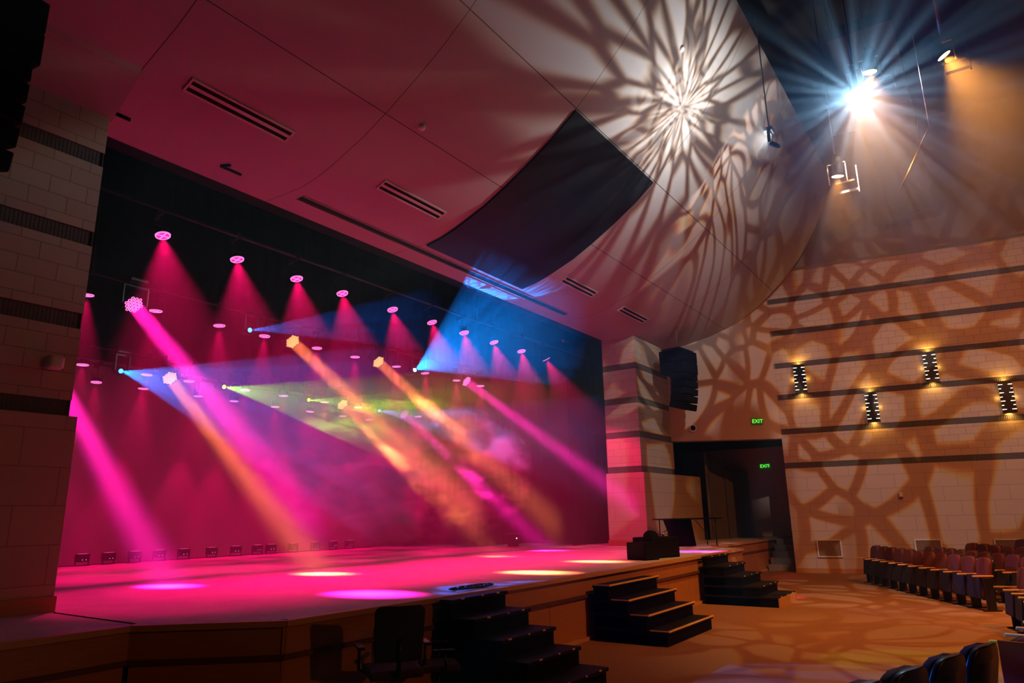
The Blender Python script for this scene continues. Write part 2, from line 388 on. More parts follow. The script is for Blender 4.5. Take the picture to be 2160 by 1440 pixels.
drape('border_curtain', 1.0, 13.25, 21.5, 13.25, 6.9, 9.7, 'black pleated border curtain in the middle of the stage', 'black border curtains')
drape('border_curtain', 1.0, 17.35, 21.5, 17.35, 5.65, 9.7, 'black pleated border curtain added to black out the top of the pale backdrop', 'black border curtains')  # extra drape added to keep the upper backdrop dark
drape('leg_curtain', 19.2, 10.9, 21.9, 10.6, S, 9.7, 'black side curtain next to the right proscenium pier', 'black leg curtains')
drape('leg_curtain', 18.3, 13.9, 21.9, 13.6, S, 9.7, 'black side curtain halfway up stage on the right', 'black leg curtains')
drape('leg_curtain', 17.9, 16.6, 21.9, 16.4, S, 9.7, 'black side curtain farthest up stage near the backdrop', 'black leg curtains')

# ================================================================== THE STAGE
EDGE = [(-6.0, 6.66), (3.62, 6.66), (4.5, 5.62), (9.0, 5.50), (14.5, 5.52), (18.45, 5.60), (19.35, 6.62), (27.5, 6.62)]
st = thing('stage_platform', 'raised wooden stage with pink lit deck and panelled oak front', 'stage')
mb = MB(); mb.prism([(p[0], p[1]+0.06) for p in EDGE] + [(27.5, 17.6), (-6, 17.6)], S-0.06, S); mb.build('deck', M_deck, st)
def along(edge, off, z0, z1, mat_, name, inset=0.0):
    for (x0, y0), (x1, y1) in zip(edge, edge[1:]):
        a, b = Vector((x0, y0, 0)), Vector((x1, y1, 0)); d = (b-a); L = d.length; d /= L; n = Vector((d.y, -d.x, 0))
        c = (a+b)/2 + n*off[0]
        th = off[1]
        mb = MB(); mb.box((0, 0, 0), (L+0.02, th, z1-z0))
        mb.build(name, mat_, st, loc=(c.x, c.y, (z0+z1)/2), rot=(0, 0, math.atan2(d.y, d.x)))
along(EDGE, (-0.02, 0.12), S-0.045, S+0.008, M_woodedge, 'edge_trim')
along(EDGE, (-0.045, 0.05), S-0.30, S-0.05, M_wood, 'upper_fascia')
along(EDGE, (-0.015, 0.05), S-0.335, S-0.29, M_wooddark, 'moulding')
along(EDGE, (-0.005, 0.04), 0.0, 0.055, M_woodedge, 'base_trim')
for (x0, y0), (x1, y1) in zip(EDGE, EDGE[1:]):          # lower panels with open joints
    a, b = Vector((x0, y0, 0)), Vector((x1, y1, 0)); d = (b-a); L = d.length; d /= L; n = Vector((d.y, -d.x, 0))
    k = max(1, round(L/1.22)); wv = L/k
    for i in range(k):
        c = a + d*(wv*(i+0.5)) - n*0.06
        MB().box((0, 0, 0), (wv-0.012, 0.05, S-0.33-0.05), bevel=0.004).build('front_panel', M_wood, st, loc=(c.x, c.y, (S-0.33+0.05)/2), rot=(0, 0, math.atan2(d.y, d.x)))
mb = MB(); mb.prism([(p[0], p[1]+0.16) for p in EDGE] + [(27.5, 7.4), (-6, 7.4)], 0.0, S-0.07); mb.build('core', M_black, st)
mb = MB(); mb.path([(3.74, 8.4, S+0.002), (3.72, 7.5, S+0.002), (3.71, 6.75, S+0.002)], 0.008, 6); mb.build('deck_joint', M_black, st)

# --- stair units
def stair_unit(name, x0, x1, treads, ybk, label, nose=None, lit_front=None):
    """treads: list of (z, y_front) from the top down"""
    t = thing(name, label, 'stairs', ((x0+x1)/2, (ybk+treads[-1][1])/2, 0), group='step units against the stage front')
    cx, cyy = (x0+x1)/2, (ybk+treads[-1][1])/2
    yb = ybk
    for i, (z, yf) in enumerate(treads):
        mb = MB(); mb.box((0, (yf+ybk)/2-cyy, z-0.02), (x1-x0, ybk-yf, 0.04), bevel=0.006); mb.build('tread', M_stair, t)
        mb = MB(); mb.box((0, (yf+0.02+ybk)/2-cyy, (z-0.04)/2), (x1-x0-0.03, ybk-yf-0.04, z-0.04)); mb.build('riser', M_black, t)
        if nose:
            mb = MB(); mb.box((0, yf-0.002-cyy, z+0.001), (x1-x0, 0.02, 0.022)); mb.box((-(x1-x0)/2-0.001, yf+0.14-cyy, z+0.001), (0.014, 0.28, 0.016))
            mb.build('nosing', nose, t)
        else:
            mb = MB()
            for q in ((0.18, 0.06), (0.52, 0.03), (0.80, 0.05)): mb.box((x0+(x1-x0)*(q[0]+0.05*math.sin(i*2.3)) - cx, yf-0.002-cyy, z-0.004), (q[1], 0.012, 0.014))
            mb.build('nosing_clip', M_brass, t)
    return t
M_stair = mat('black_carpet_tread', (0.010, 0.008, 0.007), 0.6, spec=0.15, noise=0.3, nscale=30)
stair_unit('step_unit', 6.5, 7.62, [(0.945, 5.29), (0.76, 4.95), (0.57, 4.60), (0.38, 4.27), (0.19, 3.93)], 5.46, 'black step unit nearest the camera, beside the two office chairs')
stair_unit('step_unit', 10.06, 11.95, [(0.80, 5.12), (0.60, 4.81), (0.405, 4.51), (0.205, 4.21)], 5.41, 'black step unit with brass edged treads on its four steps', nose=M_brass)
cs = stair_unit('step_unit', 15.02, 16.45, [(0.945, 5.3), (0.76, 4.95), (0.57, 4.62), (0.38, 4.28), (0.19, 3.95)], 5.44, 'black step unit farthest away, with an oak faced bottom step')
mb = MB(); mb.box((0, 3.94-(5.44+3.95)/2, 0.085), (1.42, 0.02, 0.17)); mb.build('step_face', M_woodedge, cs)

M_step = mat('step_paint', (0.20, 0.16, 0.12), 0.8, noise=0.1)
# --- platform steps in the exit recess
rs = thing('recess_stairs', 'broad beige steps going up inside the dark exit recess', 'stairs', (25.6, 6.1, 0))
for i in range(5):
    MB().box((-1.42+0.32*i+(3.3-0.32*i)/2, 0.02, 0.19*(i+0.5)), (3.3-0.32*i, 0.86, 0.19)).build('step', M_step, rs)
for i, (x, y, ww, a_, h) in enumerate([(24.3, 8.35, 0.5, 0.2, 2.9), (25.0, 8.3, 0.9, -0.3, 2.65), (26.4, 8.0, 1.9, -0.1, 2.35)]):
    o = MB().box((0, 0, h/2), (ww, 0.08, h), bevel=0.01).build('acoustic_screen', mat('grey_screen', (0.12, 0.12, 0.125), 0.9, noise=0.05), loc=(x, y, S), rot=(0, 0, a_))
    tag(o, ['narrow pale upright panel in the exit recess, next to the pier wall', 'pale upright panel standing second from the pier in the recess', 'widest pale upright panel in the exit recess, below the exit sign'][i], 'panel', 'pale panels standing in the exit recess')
# ================================================================== CEILING FITTINGS
def prof_at(y):
    for (y0, z0), (y1, z1) in zip(PROF, PROF[1:]):
        if y1 <= y <= y0: return z0 + (z1-z0)*(y0-y)/(y0-y1), math.atan2(z1-z0, y0-y1)
    return 7.15, 0.0
def diffuser(x0, x1, y, label):
    z, ang = prof_at(y)
    t = thing('linear_diffuser', label, 'air vent', ((x0+x1)/2, y, z-0.004), group='twin slot air diffusers in the ceiling', rot=(-ang, 0, 0))
    L = x1-x0; mb = MB()
    for yy in (-0.105, -0.0, 0.105): mb.box((0, yy, -0.008), (L, 0.03 if yy else 0.05, 0.022))
    for xx in (-L/2, L/2): mb.box((xx, 0, -0.008), (0.03, 0.24, 0.022))
    mb.build('frame', M_ceilframe, t)
    for yy in (-0.055, 0.055): MB().box((0, yy, -0.003), (L-0.03, 0.075, 0.008)).build('slot', M_black, t)
    return t
M_ceilframe = mat('cream_metal_frame', (0.55, 0.45, 0.38), 0.5, noise=0.03)
diffuser(4.3, 5.9, 7.9, 'longest looking twin slot air diffuser, nearest the left wall')
diffuser(7.8, 9.39, 7.9, 'twin slot air diffuser left of the black ceiling panel')
diffuser(13.94, 15.48, 7.9, 'twin slot air diffuser just past the black ceiling panel')
diffuser(17.07, 18.68, 7.9, 'smallest looking twin slot air diffuser, nearest the right pier')
ls = thing('ceiling_slot', 'long black recessed slot in the ceiling along the proscenium edge', 'ceiling slot', (11.53, 9.03, 7.146))
MB().box((0, 0.0, -0.006), (8.95, 0.14, 0.01)).build('opening', M_black, ls)
mb = MB(); mb.box((0, 0.1, -0.012), (8.97, 0.02, 0.03)); mb.box((0, -0.08, -0.008), (8.97, 0.015, 0.02)); mb.build('lip', M_ceilframe, ls)
# black curved panel
mb = MB(); pts = [(y, z) for y, z in PROF if 5.2 <= y <= 8.75]
pts = [(8.72, 7.15)] + [p for p in pts if 5.25 < p[0] < 8.7] + [(5.245, 8.883)]
for (xa, xb) in ((9.92, 13.36),):
    g1 = [[(xa+(xb-xa)*k/8, y-0.0, z-0.05) for k in range(9)] for y, z in pts]; g2 = [[(p[0], p[1]+0.01, p[2]+0.045) for p in r] for r in g1]
    mb.sheet(g1); mb.sheet(g2); mb.sheet([g1[0], g2[0]], False); mb.sheet([g1[-1], g2[-1]], False)
    mb.sheet([[r[0] for r in g1], [r[0] for r in g2]], False); mb.sheet([[r[-1] for r in g1], [r[-1] for r in g2]], False)
tag(mb.build('ceiling_panel', M_gloss), 'large black curved rectangular panel set in the cream ceiling shell', 'ceiling panel')
for (x, y, lab) in ((7.51, 6.74, 'small round detector on the ceiling left of the black panel'), (11.52, 3.76, 'small white round detector high in the patterned light on the ceiling')):
    z, ang = prof_at(y); o = MB().lathe([(0, -0.045), (0.05, -0.04), (0.062, -0.012), (0.065, 0.0)], 20).build('smoke_detector', M_white, loc=(x, y, z-0.002), rot=(-ang, 0, 0)); tag(o, lab, 'detector', 'round ceiling detectors')
hk = MB(); hk.box((0, 0, -0.02), (0.36, 0.03, 0.03)); hk.box((-0.14, -0.07, -0.02), (0.03, 0.16, 0.03), rz=0.5)
tag(hk.build('ceiling_bracket', M_black, loc=(5.78, 9.12, 7.15)), 'small black angled bracket on the red ceiling near its edge', 'bracket')
tag(MB().box((0, 0, -0.02), (0.30, 0.03, 0.04)).build('ceiling_bracket', M_black, loc=(3.98, 8.95, 7.148)), 'short black bar on the ceiling just beside the left block wall', 'bracket')

# ================================================================== WALL FITTINGS
def text_mesh(s, size, name, mat_, parent, loc, rot, ext=0.004):
    cu = bpy.data.curves.new(name, 'FONT'); cu.body = s; cu.size = size; cu.extrude = ext; cu.align_x = 'CENTER'; cu.align_y = 'CENTER'
    tmp = bpy.data.objects.new(name, cu); COL.objects.link(tmp); bpy.context.view_layer.update()
    me = bpy.data.meshes.new_from_object(tmp.evaluated_get(bpy.context.evaluated_depsgraph_get())); bpy.data.objects.remove(tmp)
    me.materials.append(mat_); o = bpy.data.objects.new(name, me); COL.objects.link(o); o.parent = parent; o.location = loc; o.rotation_euler = rot
    return o
M_exit = mat('exit_green_glow', (0.05, 0.4, 0.1), 0.5, emit=(0.12, 1.0, 0.05), strength=1.6)
M_exitbody = mat('exit_dark_green', (0.005, 0.06, 0.02), 0.4, emit=(0.0, 0.10, 0.02), strength=0.25)
def exit_sign(loc, rz, label, arrow=False):
    t = thing('exit_sign', label, 'sign', loc, rz, 'green EXIT signs')
    MB().box((0, 0.02, 0), (0.36, 0.05, 0.21), bevel=0.01).build('housing', M_exitbody, t)
    text_mesh('EXIT', 0.17, 'lettering', M_exit, t, (-0.015 if arrow else 0, -0.008, 0.0), (PI/2, 0, 0))
    if arrow:
        MB().prism([(0.15, -0.025), (0.172, 0.0), (0.15, 0.025)], 0, 0.004).build('arrow', M_exit, t, loc=(0, -0.008, 0), rot=(PI/2, 0, 0))
    return t
rd = rotd
pe = A_ + dg*2.78 + dgn*0.05
exit_sign((pe.x, pe.y, 4.69), rotd, 'green EXIT sign on the plain wall above the recess opening')
exit_sign((27.5, 7.2, 3.50), -PI/2, 'green EXIT sign with arrow inside the dark recess', True)
# horn speaker on the diagonal wall
pe = A_ + dg*0.69 + dgn*0.04
t = thing('wall_loudspeaker', 'small dark oval device on the plain wall left of the EXIT sign', 'device', (pe.x, pe.y, 4.52), rotd)
MB().lathe([(0.0, 0.0), (0.115, 0.0), (0.125, 0.03), (0.10, 0.06), (0.085, 0.05)], 24).build('rim', M_white, t, rot=(PI/2, 0, 0))
MB().lathe([(0.0, 0.05), (0.085, 0.05), (0.085, 0.04)], 24).build('cone', M_black, t, rot=(PI/2, 0, 0))
# rounded white speaker on left wall
t = thing('wall_speaker', 'small white rounded box mounted on the left block wall', 'speaker', (3.44, 8.54, 3.6))
MB().box((0, -0.06, 0), (0.16, 0.15, 0.155), bevel=0.04).build('housing', M_white, t)
MB().box((0.0, 0.035, 0), (0.05, 0.05, 0.06)).build('bracket', M_black, t)
# strobe on right wall
t = thing('fire_strobe', 'small fire alarm strobe on the side wall above the seats', 'alarm', rw(-1.33, -0.03, 2.22), RWrot)
MB().box((0, 0.02, 0.04), (0.1, 0.05, 0.13), bevel=0.01).build('lens', M_white, t)
MB().box((0, 0.02, -0.05), (0.09, 0.045, 0.05), bevel=0.006).build('base', mat('red_plastic', (0.25, 0.02, 0.01), 0.4, noise=0.05), t)
# low grilles
def louvre_nodes(m, t, b, tc):
    N = t.nodes.new; L = t.links.new
    wv = N('ShaderNodeTexWave'); wv.bands_direction = 'X'; wv.inputs['Scale'].default_value = 9; wv.inputs['Distortion'].default_value = 1.5; wv.inputs['Detail Scale'].default_value = 2
    r = N('ShaderNodeMix'); r.data_type = 'RGBA'; r.inputs['A'].default_value = (0.06, 0.04, 0.03, 1); r.inputs['B'].default_value = (0.30, 0.22, 0.16, 1)
    L(tc.outputs['Object'], wv.inputs['Vector']); L(wv.outputs['Fac'], r.inputs['Factor']); L(r.outputs['Result'], b.inputs['Base Color'])
M_grille = mat('grille_slats', (0.2, 0.15, 0.1), 0.7, nodes=louvre_nodes)
for a, lab in ((0.80, 'white framed low wall grille in full view left of the seats'), (-1.84, 'white framed low wall grille half hidden behind the front seats'), (-3.80, 'white framed low wall grille farthest right behind the back seats')):
    t = thing('wall_grille', lab, 'vent', rw(a, -0.02, 0.72), RWrot, 'low wall grilles')
    mb = MB()
    for xx in (-0.33, 0.33): mb.box((xx, 0.012, 0), (0.035, 0.04, 0.52))
    for zz in (-0.245, 0.245): mb.box((0, 0.012, zz), (0.66, 0.04, 0.035))
    mb.build('frame', M_white, t); MB().box((0, -0.002, 0), (0.63, 0.02, 0.46)).build('slats', M_grille, t)
# sconces
M_slit = mat('lit_slit', (1, 0.8, 0.5), 0.5, emit=(1.0, 0.72, 0.38), strength=9.0)
SC = [(1.055, 5.99, 'first from the exit recess, upper'), (-0.90, 4.91, 'second from the exit recess, lower'), (-2.62, 5.99, 'third from the exit recess, upper'), (-4.385, 4.92, 'farthest from the exit recess, lower')]
for a, z, lab in SC:
    t = thing('wall_sconce', 'black louvred wall sconce, %s row' % lab, 'wall lamp', rw(a, -0.13, z), RWrot, 'black louvred wall sconces')
    MB().box((0, 0.0, 0), (0.25, 0.05, 0.93)).build('face_plate', M_blackgloss, t)
    MB().box((0, -0.06, 0), (0.18, 0.10, 0.80)).build('back_box', M_black, t)
    for s_ in (-1, 1):
        mb = MB()
        for k in range(8): mb.box((s_*0.145, 0.0, -0.42+0.12*k), (0.06, 0.045, 0.085))
        mb.build('side_fins', M_blackgloss, t)
        mb = MB()
        for k in range(7):
            wd = 0.10 if k % 2 == 0 else 0.055
            mb.box((s_*(0.168-wd/2), 0.026, -0.36+0.12*k), (wd, 0.012, 0.013))
        mb.build('light_slits', M_slit, t)
    for zz in (0.44, -0.44):
        l = spot('sconce_lamp', rw(a, -0.10, z+zz), rw(a, -0.085, z+zz*3), 30, (1.0, 0.50, 0.10), 150, 0.6, 0.03)
    for s_ in (-1, 1):
        point('sconce_side_lamp', rw(a-s_*0.21, -0.07, z), 0.6, (1.0, 0.55, 0.12), 0.02)

# ================================================================== LINE ARRAYS
def line_array(x, y, ztop, rz, label, n=7):
    t = thing('line_array', label, 'loudspeaker', (x, y, ztop), rz, 'hanging line array loudspeakers')
    MB().box((0, 0, 0.03), (0.9, 0.6, 0.06)).build('fly_frame', M_steel_dark, t)
    py, pz, ang = 0.0, 0.0, 0.0
    for k in range(n):
        wd, dp, hh = (0.98, 0.80, 0.36) if k < 2 else (0.86, 0.50, 0.21)
        R = Matrix.Rotation(-ang, 3, 'X'); dwn = R @ Vector((0, 0, -1)); fwd = R @ Vector((0, 1, 0))
        c = Vector((0, py, pz)) + dwn*(hh/2) + fwd*((0.80-dp)/2)
        mb = MB(); mb.box(c, (wd, dp, hh-0.012), rot=R, bevel=0.02); mb.build('cabinet', M_black, t)
        e = Vector((0, py, pz)) + dwn*hh; py, pz = e.y, e.z; ang += 0.02 + 0.012*k if k > 1 else 0.0
    mb = MB(); mb.path([(0, 0, 0.05), (0, 0, 1.0), (0.0, 0, 1.6)], 0.012, 6); mb.build('cable', M_metal, t)
    return t
line_array(20.6, 7.7, 6.72, PI-0.1, 'black curved line array hanging beside the right proscenium pier')
line_array(1.88, 7.5, 6.93, PI+0.1, 'black line array hanging at the top left corner before the block wall')

# ================================================================== LIGHTING RIG
M_lenspink = mat('par_lens_pink', (0.3, 0.0, 0.1), 0.3, emit=(1.0, 0.03, 0.38), strength=1.3)
M_rimpink = mat('par_rim_pink', (0.3, 0.1, 0.2), 0.3, emit=(1.0, 0.22, 0.65), strength=1.8)
def make_par():
    t = thing('par_light', 'x', 'stage light', (0, 0, 0))
    MB().lathe([(0.0, 0.13), (0.06, 0.13), (0.085, 0.10), (0.10, 0.03), (0.118, 0.0), (0.108, 0.002)], 18).build('can', M_black, t)
    mb = MB()
    for s_ in (-1, 1): mb.box((s_*0.122, 0, 0.10), (0.008, 0.02, 0.16))
    mb.box((0, 0, 0.18), (0.25, 0.02, 0.008)); mb.tube((0, 0, 0.18), (0, 0, 0.42), 0.010); mb.box((0, 0, 0.43), (0.05, 0.30, 0.10)); mb.build('yoke', M_black, t)
    mb = MB(); mb.lathe([(0.0, 0.0), (0.095, 0.0)], 18); mb.build('lens', M_lenspink, t, loc=(0, 0, 0.002))
    mb = MB(); mb.lathe([(0.095, 0.0), (0.110, -0.006), (0.118, 0.012)], 18); mb.box((0, 0, -0.003), (0.19, 0.014, 0.006)); mb.box((0, 0, -0.003), (0.014, 0.19, 0.006)); mb.build('rim', M_rimpink, t)
    return t
par0 = make_par(); used = [False]
def par(x, y, z, label, group, power=None, tilt=(0, 0), cone=40):
    if used[0]: o = copy_tree(par0)
    else: o = par0; used[0] = True
    o.location = (x, y, z); o['label'] = label; o['group'] = group; o.rotation_euler = (tilt[0], tilt[1], 0)
    d = Vector((0, 0, -1)); d.rotate(o.rotation_euler)
    spot('par_beam', Vector((x, y, z)) + d*0.02, Vector((x, y, z)) + d*3, power or P_PAR, PINK, cone, 0.55, 0.05)
ROW1 = [(5.48, 0), (6.82, 0), (8.09, 0), (9.22, 0), (10.66, 0), (11.97, 0), (13.19, 0), (14.44, 0), (15.73, 0), (17.05, 0)]
ROW2 = [5.53, 6.78, 8.12, 9.22, 10.67, 11.87, 13.35, 14.49, 15.89, 17.07]
k1 = (6.25-1.85)/3.65; k2 = (5.75-1.85)/3.65; k3 = (5.04-1.85)/3.65
R1 = [4.547, 5.656, 6.713, 7.654, 8.849, 9.936, 10.941, 11.983, 13.058, 14.145]
R2 = [5.178, 6.348, 7.605, 8.631, 9.988, 11.114, 12.496, 13.568, 14.876, 15.979]
R3 = [7.702, 9.249, 10.397, 12.130, 13.462, 15.057, 16.515, 19.517]
R4 = [8.957, 10.222, 11.89, 13.111, 14.655, 16.107, 17.61, 18.929]
ordn = ['first', 'second', 'third', 'fourth', 'fifth', 'sixth', 'seventh', 'eighth', 'ninth', 'tenth']
def rowof(R, k, y, z, word, pw, lean=0.0, cone=38):
    for i, x in enumerate(R):
        aim_out = word == 'front' and i == len(R)-1
        par(x*k, y, z, 'pink glowing par light, %s from the left on the %s batten' % (ordn[i], word), 'pink par lights on the %s batten' % word, pw, (random.uniform(-0.05, 0.05)+lean, random.uniform(-0.06, 0.06) - (0.45 if aim_out else 0)), cone)
rowof(R1, k1, 8.58*k1, 6.25, 'front', P_PAR*1.15, -0.24, 52)
rowof(R2, k2, 11.94*k2, 5.75, 'second', P_PAR*0.85)
rowof(R3, k3, 17.5*k3, 5.04, 'third', P_PAR*0.5)
rowof(R4, k3, 19.45*k3, 5.04, 'rearmost', P_PAR*0.7)
def batten(y, z, label, x0=1.5, x1=20.5):
    t = thing('lighting_batten', label, 'lighting pipe', ((x0+x1)/2, y, z), group='lighting battens over the stage')
    L = x1-x0
    MB().tube((-L/2, 0, 0), (L/2, 0, 0), 0.025).build('pipe', M_steel_dark, t)
    for k in range(7): MB().tube((-L/2+L*(k+0.5)/7, 0, 0), (-L/2+L*(k+0.5)/7, 0, 9.85-z), 0.005, 6).build('lift_line', M_steel_dark, t)
batten(8.58*k1, 6.25+0.43, 'dark front batten carrying the uppermost row of pink lights')
batten(11.94*k2, 5.75+0.43, 'dark second batten carrying moving heads and pink lights')
batten(17.5*k3, 5.04+0.43, 'dark third batten carrying moving heads behind the second')
batten(19.45*k3, 5.04+0.43, 'dark rearmost batten close to the backdrop')

# --- moving heads with honeycomb lenses
HD = {'pink': (mat('cell_pink', (0.4, 0, 0.2), 0.3, emit=(1.0, 0.02, 0.45), strength=0.8), mat('cellrim_pink', (0.4, 0.2, 0.3), 0.3, emit=(1.0, 0.30, 0.80), strength=2.2)),
      'amber': (mat('cell_amber', (0.4, 0.2, 0), 0.3, emit=(1.0, 0.30, 0.06), strength=0.9), mat('cellrim_amber', (0.4, 0.3, 0.1), 0.3, emit=(1.0, 0.62, 0.22), strength=2.2))}
def hexcells(rad, n=2):
    out = []
    for q in range(-n, n+1):
        for r in range(-n, n+1):
            if abs(q+r) <= n: out.append((rad*(q+r/2), rad*r*math.sqrt(3)/2))
    return out
def mover(loc, target, kind, label, size=0.17, cells=True, lensmat=None, group='moving heads with honeycomb lenses'):
    t = thing('moving_head', label, 'stage light', loc, group=group)
    d = (Vector(target)-Vector(loc)).normalized(); q = d.to_track_quat('-Z', 'Y').to_euler()
    MB().lathe([(0, 0.34), (size*0.6, 0.34), (size*0.95, 0.24), (size*1.08, 0.05), (size*1.1, 0.0), (size*1.02, 0.004)], 24).build('head', M_blackgloss, t, rot=q)
    mb = MB()
    for s_ in (-1, 1): mb.box((s_*(size*1.1+0.035), 0, 0.16), (0.04, 0.10, 0.34), bevel=0.01)
    mb.box((0, 0, 0.34), (size*2.2+0.11, 0.10, 0.05), bevel=0.01); mb.build('yoke', M_blackgloss, t)
    MB().box((0, 0, 0.43), (0.34, 0.26, 0.12), bevel=0.015).build('base', M_blackgloss, t)
    if cells:
        a, b = HD[kind]; cs_ = hexcells(size*0.40)
        MB().lathe([(0, 0.0), (size*1.02, 0.0)], 24).build('face', M_black, t, rot=q)
        mb = MB(); mb2 = MB()
        for (cx, cy_) in cs_:
            mb.lathe([(0, -0.004), (size*0.105, -0.004)], 10, c=(cx, cy_, 0))
            mb2.lathe([(size*0.125, -0.005), (size*0.185, -0.005)], 10, c=(cx, cy_, 0))
        mb.build('lens_cells', a, t, rot=q); mb2.build('lens_rims', b, t, rot=q)
    else:
        MB().lathe([(0, -0.01), (size*0.45, 0.0), (size*0.5, 0.0)], 20).build('lens', lensmat, t, rot=q); MB().lathe([(size*0.5, 0.0), (size*1.02, 0.001)], 20).build('lens_ring', M_black, t, rot=q)
    return t, d
HEADS = [((6.304, 12.652, 5.75), (6.561, 6.634, S), 'pink', LILAC, 'pink lit moving head at the upper left of the stage', 1.25),
         ((9.889, 12.658, 5.75), (10.126, 6.472, S), 'amber', AMBER, 'amber lit moving head left of the stage centre, front line', 0.9),
         ((12.62, 12.697, 5.75), (12.852, 6.823, S), 'amber', AMBER, 'amber lit moving head right of the stage centre, front line', 0.9),
         ((16.168, 12.601, 5.75), (16.826, 6.192, S), 'pink', LILAC, 'pink lit moving head farthest right in the front line', 1.0),
         ((8.584, 15.238, 5.04), (8.554, 9.795, S), 'amber', AMBER, 'amber lit moving head low on the left, under the blue fan', 0.9),
         ((13.752, 15.227, 5.04), (13.788, 9.978, S), 'amber', AMBER, 'amber lit moving head in the rear line beside the green fans', 0.9),
         ((16.325, 15.211, 5.04), (16.409, 10.028, S), 'pink', LILAC, 'pink lit moving head in the rear line over the smoke', 1.0),
         ((6.03, 15.22, 5.04), (6.055, 10.224, S), 'pink', LILAC, 'moving head behind the left block wall with a bright pink shaft', 1.3)]
for loc, tg, kd, col, lab, f in HEADS:
    t, d = mover(loc, tg, kd, lab)
    beam('head_beam', Vector(loc)+d*0.012, tg, P_BEAM*f, col, 0.26, 6.6)
M_lb = mat('lens_blue', (0, 0.1, 0.4), 0.3, emit=(0.05, 0.40, 1.0), strength=4); M_lg = mat('lens_lime', (0.2, 0.3, 0), 0.3, emit=(0.55, 1.0, 0.0), strength=3); M_lw = mat('lens_white', (0.4, 0.4, 0.4), 0.3, emit=(0.7, 0.85, 1.0), strength=16)
FANS = [((8.60*k3, 17.5*k3, 5.04), (0.03, -1, -0.26), BLUE, M_lb, 21, 'blue lit spot head at the far left with a wide blue fan', 5.0),
        ((11.45*k3, 17.5*k3, 5.04), (0.03, -1, -0.22), LIME, M_lg, 18, 'lime lit spot head left of centre with a wide green fan', 3.6),
        ((14.42*k3, 17.5*k3, 5.04), (0.03, -1, -0.15), LIME, M_lg, 14, 'smaller lime lit spot head nearer the stage centre', 2.6),
        ((17.51*k3, 17.5*k3, 5.04), (0.0, -1, -0.22), (0.16, 0.22, 1.0), M_lb, 20, 'blue lit spot head right of centre in the rear line', 2.2),
        ((13.07*k2, 11.85*k2, 5.75), (-0.24, -1, 0.14), CYANB, M_lw, 43, 'bright white blue spot head throwing a big blue fan upward', 3.8),
        ((8.778, 12.66, 5.783), (0.0, -1, -0.13), BLUE, M_lb, 13, 'small blue lit spot head in the front line', 1.6)]
FANS = [(a, tuple(a[k]+8*v for k, v in enumerate(b)), *c) for a, b, *c in FANS]
for i, (loc, tg, col, lm, deg, lab, f) in enumerate(FANS):
    t, d = mover(loc, tg, None, lab, 0.10, False, lm, 'spot heads with coloured fans of light')
    spot('fan_beam', Vector(loc)+d*0.05, tg, P_FAN*f, col, deg, 0.12, 0.015, nodes=gobo(22.0, 0.02, 0.16, 0.20, 0.1, 1.7*i, 0.0))

# --- row of small fixtures on the deck in front of the backdrop
ub = thing('floor_light', 'x', 'stage light')
MB().box((0, 0, 0.17), (0.26, 0.17, 0.17), bevel=0.02).build('housing', M_black, ub)
mb = MB(); mb.box((-0.145, 0, 0.10), (0.012, 0.04, 0.2)); mb.box((0.145, 0, 0.10), (0.012, 0.04, 0.2)); mb.box((0, 0, 0.01), (0.30, 0.12, 0.02)); mb.build('bracket', M_black, ub)
MB().box((0, 0, 0.258), (0.18, 0.10, 0.008)).build('lens', mat('uplight_lens', (0.3, 0.1, 0.2), 0.3, emit=(1, 0.1, 0.4), strength=0.8), ub)
mb = MB(); mb.box((-0.04, -0.087, 0.13), (0.016, 0.004, 0.01)); mb.box((0.04, -0.087, 0.13), (0.016, 0.004, 0.01)); mb.build('status_leds', mat('led_violet', (0.1, 0, 0.4), 0.3, emit=(0.5, 0.2, 1.0), strength=3.0), ub)
FL = [8.15, 8.58, 9.16, 9.84, 10.42, 11.19, 11.99, 12.55, 13.06, 13.72, 14.75, 15.37, 15.97]
FL = [8.05, 8.62, 9.22, 9.82, 10.45, 11.22, 11.93, 12.60, 13.05, 13.80, 14.62, 15.30, 15.97]
for i, x in enumerate(FL):
    o = ub if i == 0 else copy_tree(ub); o.location = (x, 17.1, S); o.rotation_euler = (0, 0, random.uniform(-0.25, 0.25))
    o['label'] = 'small black floor light before the backdrop, %s from the left end' % (ordn + ['eleventh', 'twelfth', 'thirteenth'])[i]; o['group'] = 'floor lights along the backdrop'
mb = MB(); mb.path([(7.6+0.12*k, 17.15+0.04*math.sin(k*1.3), S+0.012) for k in range(80)], 0.011, 6); tag(mb.build('power_cable', M_black), 'black cable running along the floor lights at the backdrop', 'cable')

# ================================================================== HAZE ON STAGE
def volume_mat(name, nodes):
    m = bpy.data.materials.new(name); m.use_nodes = True; t = m.node_tree; t.nodes.clear()
    out = t.nodes.new('ShaderNodeOutputMaterial'); sc = t.nodes.new('ShaderNodeVolumeScatter'); sc.inputs['Color'].default_value = (1, 1, 1, 1); sc.inputs['Anisotropy'].default_value = 0.1
    t.links.new(sc.outputs[0], out.inputs['Volume']); nodes(t, sc); return m
def even(den):
    def f(t, sc): sc.inputs['Density'].default_value = den
    return f
mb = MB(); mb.prism([(3.87, 7.6), (19.2, 7.6), (19.2, 10.35), (18.2, 13.3), (17.85, 16.2), (17.85, 17.25), (3.87, 17.25)], S+0.006, 7.05); tag(mb.build('stage_haze', volume_mat('thin_haze', even(0.036))), 'thin theatrical haze filling the air over the stage', 'haze', kind='stuff')
